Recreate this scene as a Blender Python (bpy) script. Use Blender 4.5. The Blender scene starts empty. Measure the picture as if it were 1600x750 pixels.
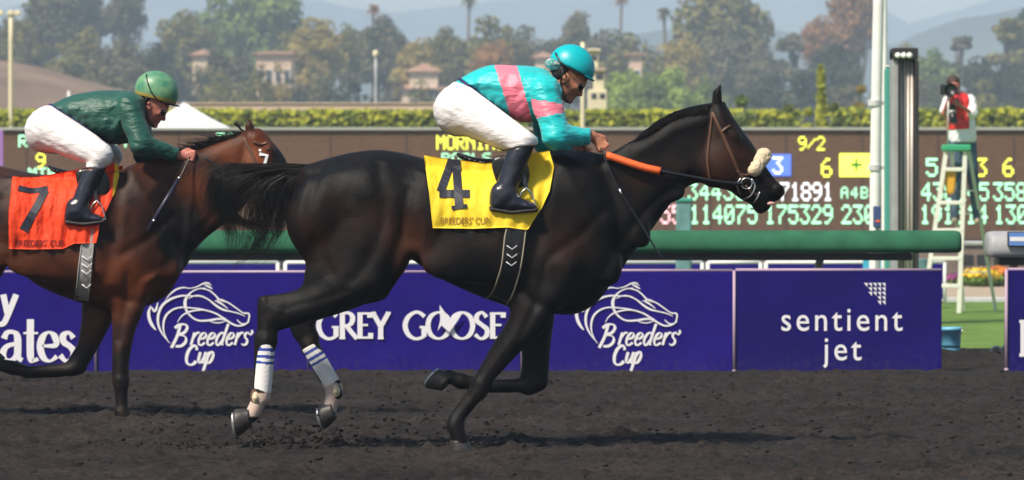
import bpy, math, random
import numpy as np
from mathutils import Vector, noise as mnoise
random.seed(7); RNG = np.random.default_rng(7)
SC = bpy.context.scene; COL = SC.collection
H = 1.2; F = 6000.0; YH = 340.0          # camera height, focal length in photo pixels, horizon row
# ------------------------------------------------------------------ camera, sky, sun, exposure
cd = bpy.data.cameras.new('camera'); cam = bpy.data.objects.new('camera', cd); COL.objects.link(cam)
cam.location = (0, 0, H); cam.rotation_euler = (math.radians(90), 0, 0)
cd.sensor_width = 36; cd.lens = 135; cd.shift_y = -35 / 1600
cd.clip_start = 0.5; cd.clip_end = 9000
cd.dof.use_dof = True; cd.dof.focus_distance = 20.2; cd.dof.aperture_fstop = 5.6
SC.camera = cam
SUN_EL, SUN_AZ = 50, 222                 # azimuth clockwise from +Y (view direction)
wd = bpy.data.worlds.new('World'); SC.world = wd; wd.use_nodes = True
nt = wd.node_tree; sky = nt.nodes.new('ShaderNodeTexSky'); sky.sky_type = 'NISHITA'; sky.sun_disc = False
sky.sun_elevation = math.radians(SUN_EL); sky.sun_rotation = math.radians(SUN_AZ)
sky.air_density = 1.6; sky.dust_density = 1.0; sky.ozone_density = 2.0
nt.links.new(sky.outputs[0], nt.nodes['Background'].inputs[0]); nt.nodes['Background'].inputs[1].default_value = 0.082
sl = bpy.data.lights.new('sun', 'SUN'); sl.energy = 5.0; sl.angle = math.radians(7.0); sl.color = (1, .90, .74)
so = bpy.data.objects.new('sun', sl); COL.objects.link(so)
_a, _e = math.radians(SUN_AZ), math.radians(SUN_EL)
sdir = Vector((math.sin(_a) * math.cos(_e), math.cos(_a) * math.cos(_e), math.sin(_e)))
so.rotation_euler = (-sdir).to_track_quat('-Z', 'Y').to_euler(); so.location = (0, 0, 30)
vs = SC.view_settings; vs.view_transform = 'Standard'; vs.look = 'None'; vs.gamma = 1; vs.use_curve_mapping = False
vs.exposure = 0.3
SC.cycles.volume_bounces = 2; SC.cycles.max_bounces = 6; SC.cycles.transparent_max_bounces = 12
SC.cycles.use_denoising = True
# ------------------------------------------------------------------ helpers
def pt(px, py, D): return ((px - 800) * D / F, D, H - (py - YH) * D / F)
def tag(o, label=None, cat=None, group=None, kind=None):
    if label: o['label'] = label
    if cat: o['category'] = cat
    if group: o['group'] = group
    if kind: o['kind'] = kind
    return o
def thing(name, label, cat, loc, group=None):
    o = bpy.data.objects.new(name, None); COL.objects.link(o); o.location = loc
    o.empty_display_size = .2
    return tag(o, label, cat, group)
def rootloc(p):
    v = Vector((0, 0, 0))
    while p is not None:
        v = v + p.location; p = p.parent
    return v
def mesh(name, V, Fc, mats, parent=None, smooth=False, mi=None, at=None):
    """world-coordinate vertices -> one object (vertices stored relative to the parent chain / 'at')"""
    off = rootloc(parent) if parent else Vector(at or (0, 0, 0))
    V = np.asarray(V, dtype=np.float64).reshape(-1, 3) - np.array(off)
    me = bpy.data.meshes.new(name)
    if isinstance(Fc, np.ndarray): Fc = Fc.tolist()
    me.from_pydata(V.tolist(), [], Fc)
    if not isinstance(mats, (list, tuple)): mats = [mats]
    for m in mats: me.materials.append(m)
    if mi is not None: me.polygons.foreach_set('material_index', np.asarray(mi, dtype=np.int32))
    if smooth: me.polygons.foreach_set('use_smooth', np.ones(len(me.polygons), dtype=bool))
    me.update()
    o = bpy.data.objects.new(name, me); COL.objects.link(o)
    if parent: o.parent = parent
    else: o.location = off
    return o
class MB:
    def __init__(s): s.V = []; s.F = []; s.M = []
    def add(s, V, Fc, m=0):
        b = len(s.V); s.V += [tuple(map(float, v)) for v in V]; s.F += [tuple(i + b for i in f) for f in Fc]; s.M += [m] * len(Fc)
    def box(s, x0, x1, y0, y1, z0, z1, m=0, bev=0.0):
        if bev <= 0:
            s.add([(x0,y0,z0),(x1,y0,z0),(x1,y1,z0),(x0,y1,z0),(x0,y0,z1),(x1,y0,z1),(x1,y1,z1),(x0,y1,z1)],
                  [(0,3,2,1),(4,5,6,7),(0,1,5,4),(1,2,6,5),(2,3,7,6),(3,0,4,7)], m); return
        b = min(bev, (x1-x0)/2.01, (y1-y0)/2.01, (z1-z0)/2.01)
        ring = lambda i, z: [(x0+i,y0+b,z),(x0+b,y0+i,z),(x1-b,y0+i,z),(x1-i,y0+b,z),(x1-i,y1-b,z),(x1-b,y1-i,z),(x0+b,y1-i,z),(x0+i,y1-b,z)]
        inner = lambda z: [(x0+b,y0+b,z),(x0+b,y0+b,z),(x1-b,y0+b,z),(x1-b,y0+b,z),(x1-b,y1-b,z),(x1-b,y1-b,z),(x0+b,y1-b,z),(x0+b,y1-b,z)]
        R = [ring(0, z0+b), ring(0, z1-b)]
        V = R[0] + R[1]; Fc = [(i,(i+1)%8,8+(i+1)%8,8+i) for i in range(8)]
        V += [(x0+b,y0+b,z0),(x1-b,y0+b,z0),(x1-b,y1-b,z0),(x0+b,y1-b,z0),(x0+b,y0+b,z1),(x1-b,y0+b,z1),(x1-b,y1-b,z1),(x0+b,y1-b,z1)]
        Fc += [(16,19,18,17),(20,21,22,23),(16,1,0),(16,17,2,1),(17,3,2),(17,18,4,3),(18,5,4),(18,19,6,5),(19,7,6),(19,16,0,7),
               (20,8,9),(20,9,10,21),(21,10,11),(21,11,12,22),(22,12,13),(22,13,14,23),(23,14,15),(23,15,8,20)]
        s.add(V, Fc, m)
    def bar(s, a, b, w, t, m=0):
        """rectangular bar from a to b: w across (horizontal-ish), t the other way"""
        a, b = Vector(a), Vector(b); d = (b - a).normalized()
        u = d.cross(Vector((0, 1, 0)));
        if u.length < 1e-3: u = Vector((1, 0, 0))
        u.normalize(); v = d.cross(u).normalized()
        V = [p + u*sx*w/2 + v*sy*t/2 for p in (a, b) for sx, sy in ((-1,-1),(1,-1),(1,1),(-1,1))]
        s.add(V, [(3,2,1,0),(4,5,6,7),(0,1,5,4),(1,2,6,5),(2,3,7,6),(3,0,4,7)], m)
    def tube(s, P, r, n=8, m=0, cap=True, sq=1.0):
        P = [Vector(p) for p in P]; R = r if isinstance(r, (list, tuple, np.ndarray)) else [r] * len(P)
        b = len(s.V); prev = None
        for i, p in enumerate(P):
            d = (P[min(i+1, len(P)-1)] - P[max(i-1, 0)])
            d = d.normalized() if d.length > 1e-9 else Vector((0,0,1))
            if prev is None:
                u = d.cross(Vector((0, 1, 0)))
                if u.length < .05: u = d.cross(Vector((0, 0, 1)))
            else: u = prev - d * prev.dot(d)
            u.normalize(); prev = u; v = d.cross(u)
            for k in range(n):
                a = 2 * math.pi * k / n
                s.V.append(tuple(p + (u * math.cos(a) + v * math.sin(a) * sq) * R[i]))
        for i in range(len(P) - 1):
            for k in range(n):
                s.F.append((b+i*n+k, b+i*n+(k+1)%n, b+(i+1)*n+(k+1)%n, b+(i+1)*n+k)); s.M.append(m)
        if cap:
            s.F.append(tuple(b + k for k in reversed(range(n)))); s.F.append(tuple(b+(len(P)-1)*n+k for k in range(n))); s.M += [m, m]
    def lathe(s, prof, c, n=24, m=0, axis=(0,0,1)):
        """prof: list of (radius, height) along axis from c"""
        ax = Vector(axis).normalized(); u = ax.cross(Vector((0,1,0)))
        if u.length < .05: u = ax.cross(Vector((1,0,0)))
        u.normalize(); v = ax.cross(u); c = Vector(c); b = len(s.V)
        for r, h in prof:
            for k in range(n):
                a = 2*math.pi*k/n; s.V.append(tuple(c + ax*h + (u*math.cos(a)+v*math.sin(a))*r))
        for i in range(len(prof)-1):
            for k in range(n):
                s.F.append((b+i*n+k, b+i*n+(k+1)%n, b+(i+1)*n+(k+1)%n, b+(i+1)*n+k)); s.M.append(m)
        s.F.append(tuple(b+k for k in reversed(range(n)))); s.F.append(tuple(b+(len(prof)-1)*n+k for k in range(n))); s.M += [m, m]
    def ball(s, c, r, n=12, m=0):
        rx, ry, rz = r if isinstance(r, tuple) else (r, r, r)
        b = len(s.V); k2 = n // 2
        for i in range(k2 + 1):
            t = math.pi * i / k2
            for k in range(n):
                a = 2*math.pi*k/n; s.V.append((c[0]+rx*math.sin(t)*math.cos(a), c[1]+ry*math.sin(t)*math.sin(a), c[2]+rz*math.cos(t)))
        for i in range(k2):
            for k in range(n):
                s.F.append((b+i*n+k, b+(i+1)*n+k, b+(i+1)*n+(k+1)%n, b+i*n+(k+1)%n)); s.M.append(m)
    def build(s, name, mats, parent=None, smooth=False, at=None):
        return mesh(name, s.V, s.F, mats, parent, smooth, s.M, at)
def copy_tree(o, parent=None):
    c = o.copy(); COL.objects.link(c)
    if parent: c.parent = parent
    for ch in [k for k in o.children]: copy_tree(ch, c)
    return c
# ------------------------------------------------------------------ materials
def mat(name, col, rough=.6, spec=.5, metal=0, noise=0, nscale=20, bump=0, bscale=60, col2=None, sheen=0, coat=0, emis=None, detail=4, stretch=None, gen=False, bdist=.01, lo=.35, hi=.65):
    m = bpy.data.materials.new(name); m.use_nodes = True; t = m.node_tree; b = t.nodes['Principled BSDF']
    b.inputs['Base Color'].default_value = (*col, 1); b.inputs['Roughness'].default_value = rough
    b.inputs['Specular IOR Level'].default_value = spec; b.inputs['Metallic'].default_value = metal
    if sheen: b.inputs['Sheen Weight'].default_value = sheen
    if coat: b.inputs['Coat Weight'].default_value = coat; b.inputs['Coat Roughness'].default_value = .2
    if emis: b.inputs['Emission Color'].default_value = (*col, 1); b.inputs['Emission Strength'].default_value = emis
    tc = t.nodes.new('ShaderNodeTexCoord'); mp = t.nodes.new('ShaderNodeMapping')
    t.links.new(tc.outputs['Object'], mp.inputs[0])
    if stretch: mp.inputs['Scale'].default_value = stretch
    if noise or col2:
        n = t.nodes.new('ShaderNodeTexNoise'); n.inputs['Scale'].default_value = nscale; n.inputs['Detail'].default_value = detail
        t.links.new(mp.outputs[0], n.inputs['Vector'])
        r = t.nodes.new('ShaderNodeValToRGB'); t.links.new(n.outputs['Fac'], r.inputs[0])
        c2 = col2 or tuple(min(1, c * (1 + noise)) for c in col); c1 = col if col2 else tuple(c * (1 - noise) for c in col)
        r.color_ramp.elements[0].color = (*c1, 1); r.color_ramp.elements[1].color = (*c2, 1)
        r.color_ramp.elements[0].position = lo; r.color_ramp.elements[1].position = hi
        t.links.new(r.outputs[0], b.inputs['Base Color'])
    if bump:
        n2 = t.nodes.new('ShaderNodeTexNoise'); n2.inputs['Scale'].default_value = bscale; n2.inputs['Detail'].default_value = 5
        t.links.new(mp.outputs[0], n2.inputs['Vector'])
        bp = t.nodes.new('ShaderNodeBump'); bp.inputs['Strength'].default_value = bump; bp.inputs['Distance'].default_value = bdist
        t.links.new(n2.outputs['Fac'], bp.inputs['Height']); t.links.new(bp.outputs[0], b.inputs['Normal'])
    return m
def coatmat(name, dark, brown, rough=.42, var=.9, spec=.15):
    """horse coat: colour attribute 'coat' blends two hair colours, fine hair noise breaks it up"""
    m = bpy.data.materials.new(name); m.use_nodes = True; t = m.node_tree; b = t.nodes['Principled BSDF']; L = t.links.new
    at = t.nodes.new('ShaderNodeAttribute'); at.attribute_name = 'coat'
    tc = t.nodes.new('ShaderNodeTexCoord'); n = t.nodes.new('ShaderNodeTexNoise'); n.inputs['Scale'].default_value = 7; n.inputs['Detail'].default_value = 6
    L(tc.outputs['Object'], n.inputs['Vector'])
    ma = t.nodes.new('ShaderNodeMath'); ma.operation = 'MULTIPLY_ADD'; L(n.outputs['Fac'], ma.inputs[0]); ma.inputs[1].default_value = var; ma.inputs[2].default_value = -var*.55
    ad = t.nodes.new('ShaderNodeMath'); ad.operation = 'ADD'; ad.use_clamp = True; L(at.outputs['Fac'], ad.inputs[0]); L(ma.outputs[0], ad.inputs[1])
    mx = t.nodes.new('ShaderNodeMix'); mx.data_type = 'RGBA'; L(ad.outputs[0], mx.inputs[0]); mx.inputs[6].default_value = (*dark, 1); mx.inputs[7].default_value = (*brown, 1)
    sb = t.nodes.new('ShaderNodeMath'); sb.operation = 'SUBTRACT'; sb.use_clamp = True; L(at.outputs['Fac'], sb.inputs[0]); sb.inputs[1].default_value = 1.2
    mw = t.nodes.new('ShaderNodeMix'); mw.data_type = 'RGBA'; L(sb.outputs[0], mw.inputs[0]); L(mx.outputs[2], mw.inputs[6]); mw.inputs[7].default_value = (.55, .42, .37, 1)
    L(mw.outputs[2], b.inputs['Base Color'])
    rr = t.nodes.new('ShaderNodeMapRange'); rr.inputs[3].default_value = rough-.10; rr.inputs[4].default_value = rough+.16; L(n.outputs['Fac'], rr.inputs[0]); L(rr.outputs[0], b.inputs['Roughness']); b.inputs['Specular IOR Level'].default_value = spec
    mp = t.nodes.new('ShaderNodeMapping'); mp.inputs['Scale'].default_value = (30, 30, 110); mp.inputs['Rotation'].default_value = (0, .5, 0); L(tc.outputs['Object'], mp.inputs[0])
    n2 = t.nodes.new('ShaderNodeTexNoise'); n2.inputs['Scale'].default_value = 3; n2.inputs['Detail'].default_value = 4; L(mp.outputs[0], n2.inputs['Vector'])
    n3 = t.nodes.new('ShaderNodeTexNoise'); n3.inputs['Scale'].default_value = 9; n3.inputs['Detail'].default_value = 3; L(tc.outputs['Object'], n3.inputs['Vector'])
    b1 = t.nodes.new('ShaderNodeBump'); b1.inputs['Strength'].default_value = .25; b1.inputs['Distance'].default_value = .03; L(n3.outputs['Fac'], b1.inputs['Height'])
    b2 = t.nodes.new('ShaderNodeBump'); b2.inputs['Strength'].default_value = .45; b2.inputs['Distance'].default_value = .006; L(n2.outputs['Fac'], b2.inputs['Height']); L(b1.outputs[0], b2.inputs['Normal'])
    L(b2.outputs[0], b.inputs['Normal'])
    return m
def foliage(name, c1, c2):
    m = mat(name, c1, .75, .2, col2=c2, nscale=.55, detail=6, lo=.38, hi=.62)
    t = m.node_tree; bs = t.nodes['Principled BSDF']; tr = t.nodes.new('ShaderNodeBsdfTranslucent'); mx = t.nodes.new('ShaderNodeMixShader'); mx.inputs[0].default_value = .32
    t.links.new(bs.inputs['Base Color'].links[0].from_socket, tr.inputs[0]); t.links.new(bs.outputs[0], mx.inputs[1]); t.links.new(tr.outputs[0], mx.inputs[2]); t.links.new(mx.outputs[0], t.nodes['Material Output'].inputs[0])
    return m
M = {}
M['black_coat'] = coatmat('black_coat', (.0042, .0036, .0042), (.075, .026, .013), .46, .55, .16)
M['bay_coat'] = coatmat('bay_coat', (.008, .005, .005), (.19, .046, .012), .42, .8, .22)
M['hair'] = mat('hair', (.006, .005, .006), .5, .3)
M['hoof'] = mat('hoof', (.03, .026, .026), .5, noise=.5, nscale=60)
M['shoe'] = mat('shoe', (.55, .55, .56), .35, metal=.7, noise=.3, nscale=80)
M['white_wrap'] = mat('white_wrap', (.74, .72, .74), .8, bump=.3, bscale=90)
M['blue_wrap'] = mat('blue_wrap', (.03, .06, .35), .7)
M['leather_brown'] = mat('leather_brown', (.10, .045, .025), .45)
M['leather_black'] = mat('leather_black', (.012, .012, .016), .32, bump=.3, bscale=50)
M['boot'] = mat('boot', (.012, .014, .026), .28, .6, bump=.35, bscale=22, bdist=.012)
M['wool'] = mat('wool', (.72, .60, .42), .95, bump=1, bscale=140, bdist=.01, noise=.2, nscale=60)
M['metal'] = mat('metal', (.6, .6, .6), .25, metal=1)
M['orange_grip'] = mat('orange_grip', (.85, .13, .02), .55, bump=.4, bscale=200)
M['turq'] = mat('turq', (.0, .50, .53), .42, .5, bump=.5, bscale=11, bdist=.03, stretch=(1, 1, 3), sheen=.2)
M['turq_helmet'] = mat('turq_helmet', (.0, .43, .50), .38, .5, bump=.2, bscale=12, bdist=.01)
M['pink'] = mat('pink', (.85, .19, .28), .42, .5, bump=.5, bscale=11, bdist=.03, stretch=(1, 1, 3), sheen=.2)
M['green_silk'] = mat('green_silk', (.003, .075, .055), .5, .6, bump=.5, bscale=11, bdist=.03, stretch=(1, 1, 3), sheen=.1)
M['breech'] = mat('breech', (.78, .75, .77), .6, .4, bump=.5, bscale=12, bdist=.02, stretch=(1, 1, 2.5))
M['skin'] = mat('skin', (.42, .17, .10), .5, .4, noise=.2, nscale=30)
M['skin2'] = mat('skin2', (.48, .17, .13), .5, .4, noise=.2, nscale=30)
M['belt'] = mat('belt', (.02, .015, .10), .6)
M['goggle'] = mat('goggle', (.015, .012, .018), .12, .7)
M['goggle_green'] = mat('goggle_green', (.55, .55, .62), .3, col2=(.0, .25, .2), nscale=60, detail=1)
M['helmet_green'] = mat('helmet_green', (.035, .20, .13), .4, .5, col2=(.17, .34, .18), nscale=14, bump=.2, bscale=12)
M['helmet_olive'] = mat('helmet_olive', (.35, .27, .06), .5)
M['yellow_cloth'] = mat('yellow_cloth', (.88, .62, .03), .65, .3, bump=.7, bscale=9, bdist=.02, stretch=(2, 2, 1))
M['yellow_trim'] = mat('yellow_trim', (.85, .55, .03), .65, .3)
M['orange_cloth'] = mat('orange_cloth', (.90, .060, .014), .62, .3, bump=.9, bscale=9, bdist=.03, stretch=(2.5, 2, 1))
M['ink'] = mat('ink', (.012, .014, .03), .6)
M['ink_brown'] = mat('ink_brown', (.33, .19, .02), .6)
M['ink_red'] = mat('ink_red', (.22, .012, .01), .6)
M['white'] = mat('white', (.80, .80, .80), .5, noise=.05, nscale=5)
M['white_print'] = mat('white_print', (.80, .78, .84), .5)
M['purple'] = mat('purple', (.013, .004, .175), .6, .12, noise=.10, nscale=3, bump=.25, bscale=2.5, bdist=.03)
M['purple_dark'] = mat('purple_dark', (.008, .003, .125), .6, .12, noise=.12, nscale=2, bump=.35, bscale=2.2, bdist=.04)
M['pole_mauve'] = mat('pole_mauve', (.42, .30, .42), .5)
M['rail_green'] = mat('rail_green', (.028, .125, .070), .8, .12, noise=.15, nscale=6)
M['dark'] = mat('dark', (.02, .02, .022), .6)
M['grey'] = mat('grey', (.33, .34, .36), .5, noise=.1, nscale=6)
M['lgrey'] = mat('lgrey', (.55, .56, .58), .5, noise=.08, nscale=6)
M['girth_edge'] = mat('girth_edge', (.30, .26, .20), .7)
M['girth_white'] = mat('girth_white', (.36, .34, .34), .7, bump=.5, bscale=40)
M['tote'] = mat('tote', (.140, .080, .053), .75, .2, noise=.10, nscale=14)
M['tote_top'] = mat('tote_top', (.40, .42, .38), .6)
M['led_green'] = mat('led_green', (.42, 1.0, .62), .5, emis=1.25)
M['led_yellow'] = mat('led_yellow', (.95, 1.0, .10), .5, emis=1.25)
M['led_white'] = mat('led_white', (.9, .95, 1.0), .5, emis=1.25)
M['led_blue'] = mat('led_blue', (.10, .20, .85), .5, emis=.6)
M['led_red'] = mat('led_red', (1.0, .12, .1), .5, emis=.7)
M['led_pink'] = mat('led_pink', (1.0, .55, .62), .5, emis=1.25)
M['tan'] = mat('tan', (.45, .36, .26), .8, noise=.1, nscale=3)
M['teal'] = mat('teal', (.06, .30, .26), .5)
M['teal_dull'] = mat('teal_dull', (.12, .25, .27), .55, noise=.2, nscale=8)
M['cyan'] = mat('cyan', (.05, .38, .60), .5)
M['bucket_blue'] = mat('bucket_blue', (.16, .48, .72), .45)
M['ladder_cream'] = mat('ladder_cream', (.80, .80, .72), .5)
M['ladder_green'] = mat('ladder_green', (.04, .38, .18), .5)
M['pouch'] = mat('pouch', (.72, .38, .03), .6)
M['red_bib'] = mat('red_bib', (.75, .03, .03), .6, noise=.2, nscale=15)
M['shirt'] = mat('shirt', (.82, .82, .86), .7, bump=.5, bscale=8, bdist=.02)
M['jeans'] = mat('jeans', (.06, .11, .17), .8, noise=.3, nscale=14)
M['silver'] = mat('silver', (.62, .57, .53), .4, metal=.2, noise=.25, nscale=3, stretch=(8, 8, .3))
M['bark'] = mat('bark', (.10, .075, .055), .9, noise=.3, nscale=6)
M['stucco'] = mat('stucco', (.72, .56, .42), .8, noise=.06, nscale=1)
M['stucco_pink'] = mat('stucco_pink', (.70, .50, .38), .8, noise=.06, nscale=1)
M['cream'] = mat('cream', (.78, .70, .48), .7)
M['rooftile'] = mat('rooftile', (.40, .23, .15), .8, noise=.2, nscale=2)
M['window'] = mat('window', (.05, .06, .08), .2)
M['tent'] = mat('tent', (.80, .83, .84), .5)
# ------------------------------------------------------------------ implicit modelling (signed fields -> one continuous mesh)
def smooth_poly(P, n=4, closed=True):
    P = [np.array(p, float) for p in P]; N = len(P); out = []
    for i in range(N if closed else N - 1):
        a, b, c, d = (P[(i-1) % N], P[i], P[(i+1) % N], P[(i+2) % N]) if closed else (P[max(i-1,0)], P[i], P[i+1], P[min(i+2,N-1)])
        for k in range(n):
            t = k / n
            out.append(.5*((2*b)+(-a+c)*t+(2*a-5*b+4*c-d)*t*t+(-a+3*b-3*c+d)*t**3))
    if not closed: out.append(P[-1])
    return np.array(out)
def smin(a, b, k):
    if k <= 0: return np.minimum(a, b)
    h = np.clip(.5 + .5*(b-a)/k, 0, 1)
    return b*(1-h) + a*h - k*h*(1-h)
class Grid:
    def __init__(s, D, px0, px1, py0, py1, y0, y1, h):
        s.D = D; s.h = h; x0, _, z1 = pt(px0, py0, D); x1, _, z0 = pt(px1, py1, D)
        s.x = np.arange(x0, x1 + h, h); s.y = np.arange(y0, y1 + h, h); s.z = np.arange(z0, z1 + h, h)
        s.X = s.x[:, None, None].astype(np.float32); s.Y = s.y[None, :, None].astype(np.float32); s.Z = s.z[None, None, :].astype(np.float32)
        s.PX = s.X * F / D + 800; s.PY = YH - (s.Z - H) * F / D; s.px = F / D
        s.new()
    def new(s): s.f = np.full((len(s.x), len(s.y), len(s.z)), 9.0, np.float32); return s
    def w(s, p): return np.array([(p[0]-800)*s.D/F, p[2] if len(p) > 2 else 0.0, H-(p[1]-YH)*s.D/F])
    def d2(s, P):
        P = np.array([[(p[0]-800)*s.D/F, H-(p[1]-YH)*s.D/F] for p in P]); X = s.x[:, None]; Z = s.z[None, :]
        best = np.full((len(s.x), len(s.z)), 1e9); ins = np.zeros(best.shape, bool)
        for i in range(len(P)):
            a = P[i]; b = P[(i+1) % len(P)]; e = b - a; L = e @ e
            if L < 1e-12: continue
            wx = X - a[0]; wz = Z - a[1]; t = np.clip((wx*e[0]+wz*e[1])/L, 0, 1)
            best = np.minimum(best, (wx-e[0]*t)**2 + (wz-e[1]*t)**2)
            c1 = Z >= a[1]; c2 = Z < b[1]; c3 = e[0]*wz > e[1]*wx
            ins ^= (c1 & c2 & c3) | (~c1 & ~c2 & ~c3)
        d = np.sqrt(best); return np.where(ins, -d, d).astype(np.float32)
    def put(s, g, k, sub=False):
        if sub: s.f = -smin(-s.f, g, k)
        else: s.f = smin(s.f, g, k)
        return s
    def poly(s, P, W, R, yc=0.0, k=.03, sm=4, get=False, grow=0.0):
        """a side outline inflated to a rounded body: W half width (number or [(px,W)..]), R edge rounding, yc lateral centre"""
        d = s.d2(smooth_poly(P, sm) if sm > 1 else P)[:, None, :]
        if isinstance(W, (list, tuple)):
            W = np.interp(s.PX[:, 0, 0], [q[0] for q in W], [q[1] for q in W])[:, None, None].astype(np.float32)
        if isinstance(yc, (list, tuple)):
            yc = np.interp(s.PX[:, 0, 0], [q[0] for q in yc], [q[1] for q in yc])[:, None, None].astype(np.float32)
        t = np.minimum(-d / R, 1)
        g = (np.sqrt(((s.Y - yc) / W)**2 + (1 - t)**2) - 1) * np.minimum(W, R) - grow
        return g if get else s.put(g, k)
    def cone(s, a, b, ra, rb, k=.02, sq=1.0, get=False, grow=0.0, sub=False):
        """tapered capsule; a,b = (px,py,y m), radii in px, sq = sideways squash"""
        A, B = s.w(a), s.w(b); ra, rb = ra/s.px, rb/s.px; e = B - A; L = max(e @ e, 1e-9)
        t = np.clip(((s.X-A[0])*e[0] + (s.Y-A[1])*e[1] + (s.Z-A[2])*e[2]) / L, 0, 1)
        g = np.sqrt((s.X-A[0]-e[0]*t)**2 + ((s.Y-A[1]-e[1]*t)/sq)**2 + (s.Z-A[2]-e[2]*t)**2) - (ra + (rb-ra)*t) - grow
        return g if get else s.put(g, k, sub)
    def ell(s, c, r, rot=0, k=.02, get=False, sub=False, grow=0.0):
        """ellipsoid: c (px,py,y), r (px along, px across, m sideways), rot degrees clockwise on the picture"""
        C = s.w(c); a = math.radians(rot); dx = s.X-C[0]; dz = s.Z-C[2]
        u = dx*math.cos(a) - dz*math.sin(a); v = dx*math.sin(a) + dz*math.cos(a)
        R = (r[0]/s.px, r[1]/s.px, r[2])
        q = np.sqrt((u/R[0])**2 + (v/R[1])**2 + ((s.Y-C[1])/R[2])**2)
        g = (q - 1) * min(R) - grow
        return g if get else s.put(g, k, sub)
    def groove(s, P, w, A):
        """crease (A>0, metres) or ridge (A<0) following a picture polyline on both flanks"""
        Q = smooth_poly(P, 4, False); X = s.PX[:, 0, 0][:, None]; Z = s.PY[0, 0, :][None]; best = np.full((X.shape[0], Z.shape[1]), 1e9)
        for a, b in zip(Q[:-1], Q[1:]):
            e = b-a; t = np.clip(((X-a[0])*e[0]+(Z-a[1])*e[1])/max(e@e, 1e-6), 0, 1); best = np.minimum(best, (X-a[0]-e[0]*t)**2+(Z-a[1]-e[1]*t)**2)
        s.f = s.f + (A*np.exp(-best/(w*w)))[:, None, :].astype(np.float32)*np.clip(np.abs(s.Y)/.06, 0, 1)
    def half(s, a, b):
        """field negative on the left-hand side (picture, walking a->b) of the line a-b"""
        ax, _, az = s.w(a); bx, _, bz = s.w(b); e = np.array([bx-ax, bz-az]); e /= np.linalg.norm(e)
        return ((s.X-ax)*e[1] - (s.Z-az)*e[0])
    def ymap(s):
        """near-side surface depth for every picture column"""
        ins = s.f < 0; anyi = ins.any(1); i = ins.argmax(1); i0 = np.maximum(i-1, 0)
        xi, zi = np.meshgrid(np.arange(len(s.x)), np.arange(len(s.z)), indexing='ij')
        f1 = s.f[xi, i, zi]; f0 = s.f[xi, i0, zi]; t = f0/(f0-f1+1e-9)
        Y = s.y[i0] + t*(s.y[i]-s.y[i0]); Y = np.where(anyi, Y, np.nan)
        x0, z0, h, D = s.x[0], s.z[0], s.h, s.D
        def fn(px, py):
            u = ((px-800)*D/F - x0)/h; v = (H-(py-YH)*D/F - z0)/h
            iu = int(np.clip(u, 0, Y.shape[0]-2)); iv = int(np.clip(v, 0, Y.shape[1]-2)); a, b = np.clip(u-iu,0,1), np.clip(v-iv,0,1)
            q = Y[iu,iv]*(1-a)*(1-b)+Y[iu+1,iv]*a*(1-b)+Y[iu,iv+1]*(1-a)*b+Y[iu+1,iv+1]*a*b
            return float(q) if q == q else None
        return fn
    def surf(s, f=None, smooth=2):
        f = s.f if f is None else np.ascontiguousarray(np.broadcast_to(f, s.f.shape)); f = f.copy()
        f[0] = np.maximum(f[0], .01); f[-1] = np.maximum(f[-1], .01); f[:,0] = np.maximum(f[:,0], .01); f[:,-1] = np.maximum(f[:,-1], .01); f[:,:,0] = np.maximum(f[:,:,0], .01); f[:,:,-1] = np.maximum(f[:,:,-1], .01)
        ins = f < 0; nx, ny, nz = f.shape
        c = np.zeros((nx-1, ny-1, nz-1), np.int8)
        for i in (0,1):
            for j in (0,1):
                for k in (0,1): c += ins[i:nx-1+i, j:ny-1+j, k:nz-1+k]
        act = np.argwhere((c > 0) & (c < 8)); idx = -np.ones(c.shape, np.int64); idx[tuple(act.T)] = np.arange(len(act))
        S = np.zeros((len(act), 3)); n = np.zeros(len(act))
        I, J, K = act.T
        cor = [(i,j,k) for i in (0,1) for j in (0,1) for k in (0,1)]
        for a in cor:
            for ax in range(3):
                if a[ax] == 1: continue
                b = list(a); b[ax] = 1
                fa = f[I+a[0], J+a[1], K+a[2]]; fb = f[I+b[0], J+b[1], K+b[2]]; m = (fa < 0) != (fb < 0)
                t = np.where(m, fa/np.where(m, fa-fb, 1), 0); p = np.array(a, float)[None].repeat(len(act), 0); p[:, ax] += t
                S += p*m[:, None]; n += m
        V = (act + S/n[:, None])
        Fc = []
        for ax in range(3):
            sl0 = [slice(1,-1)]*3; sl1 = [slice(1,-1)]*3; sl0[ax] = slice(0,-1); sl1[ax] = slice(1,None)
            a = ins[tuple(sl0)]; b = ins[tuple(sl1)]; m = np.argwhere(a != b); flip = b[tuple(m.T)]
            o = np.ones(3, int); o[ax] = 0; P = m + o
            u, v = [q for q in range(3) if q != ax]; eu = np.zeros(3, int); eu[u] = 1; ev = np.zeros(3, int); ev[v] = 1
            g = lambda Q: idx[tuple(Q.T)]
            q = np.stack([g(P-eu-ev), g(P-ev), g(P), g(P-eu)], 1)
            if ax == 1: flip = ~flip
            q[flip] = q[flip][:, ::-1]; Fc.append(q)
        Fc = np.concatenate(Fc)
        V = V*s.h + np.array([s.x[0], s.y[0], s.z[0]])
        E = np.concatenate([Fc[:, [i, (i+1) % 4]] for i in range(4)])
        deg = np.bincount(E.ravel(), minlength=len(V)).astype(float)[:, None]
        for lam in (.5, -.52)*smooth:
            A = np.stack([np.bincount(E[:,0], V[E[:,1], d], len(V)) + np.bincount(E[:,1], V[E[:,0], d], len(V)) for d in range(3)], 1)
            V = V + lam*(A/np.maximum(deg, 1) - V)
        return V, Fc
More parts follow.
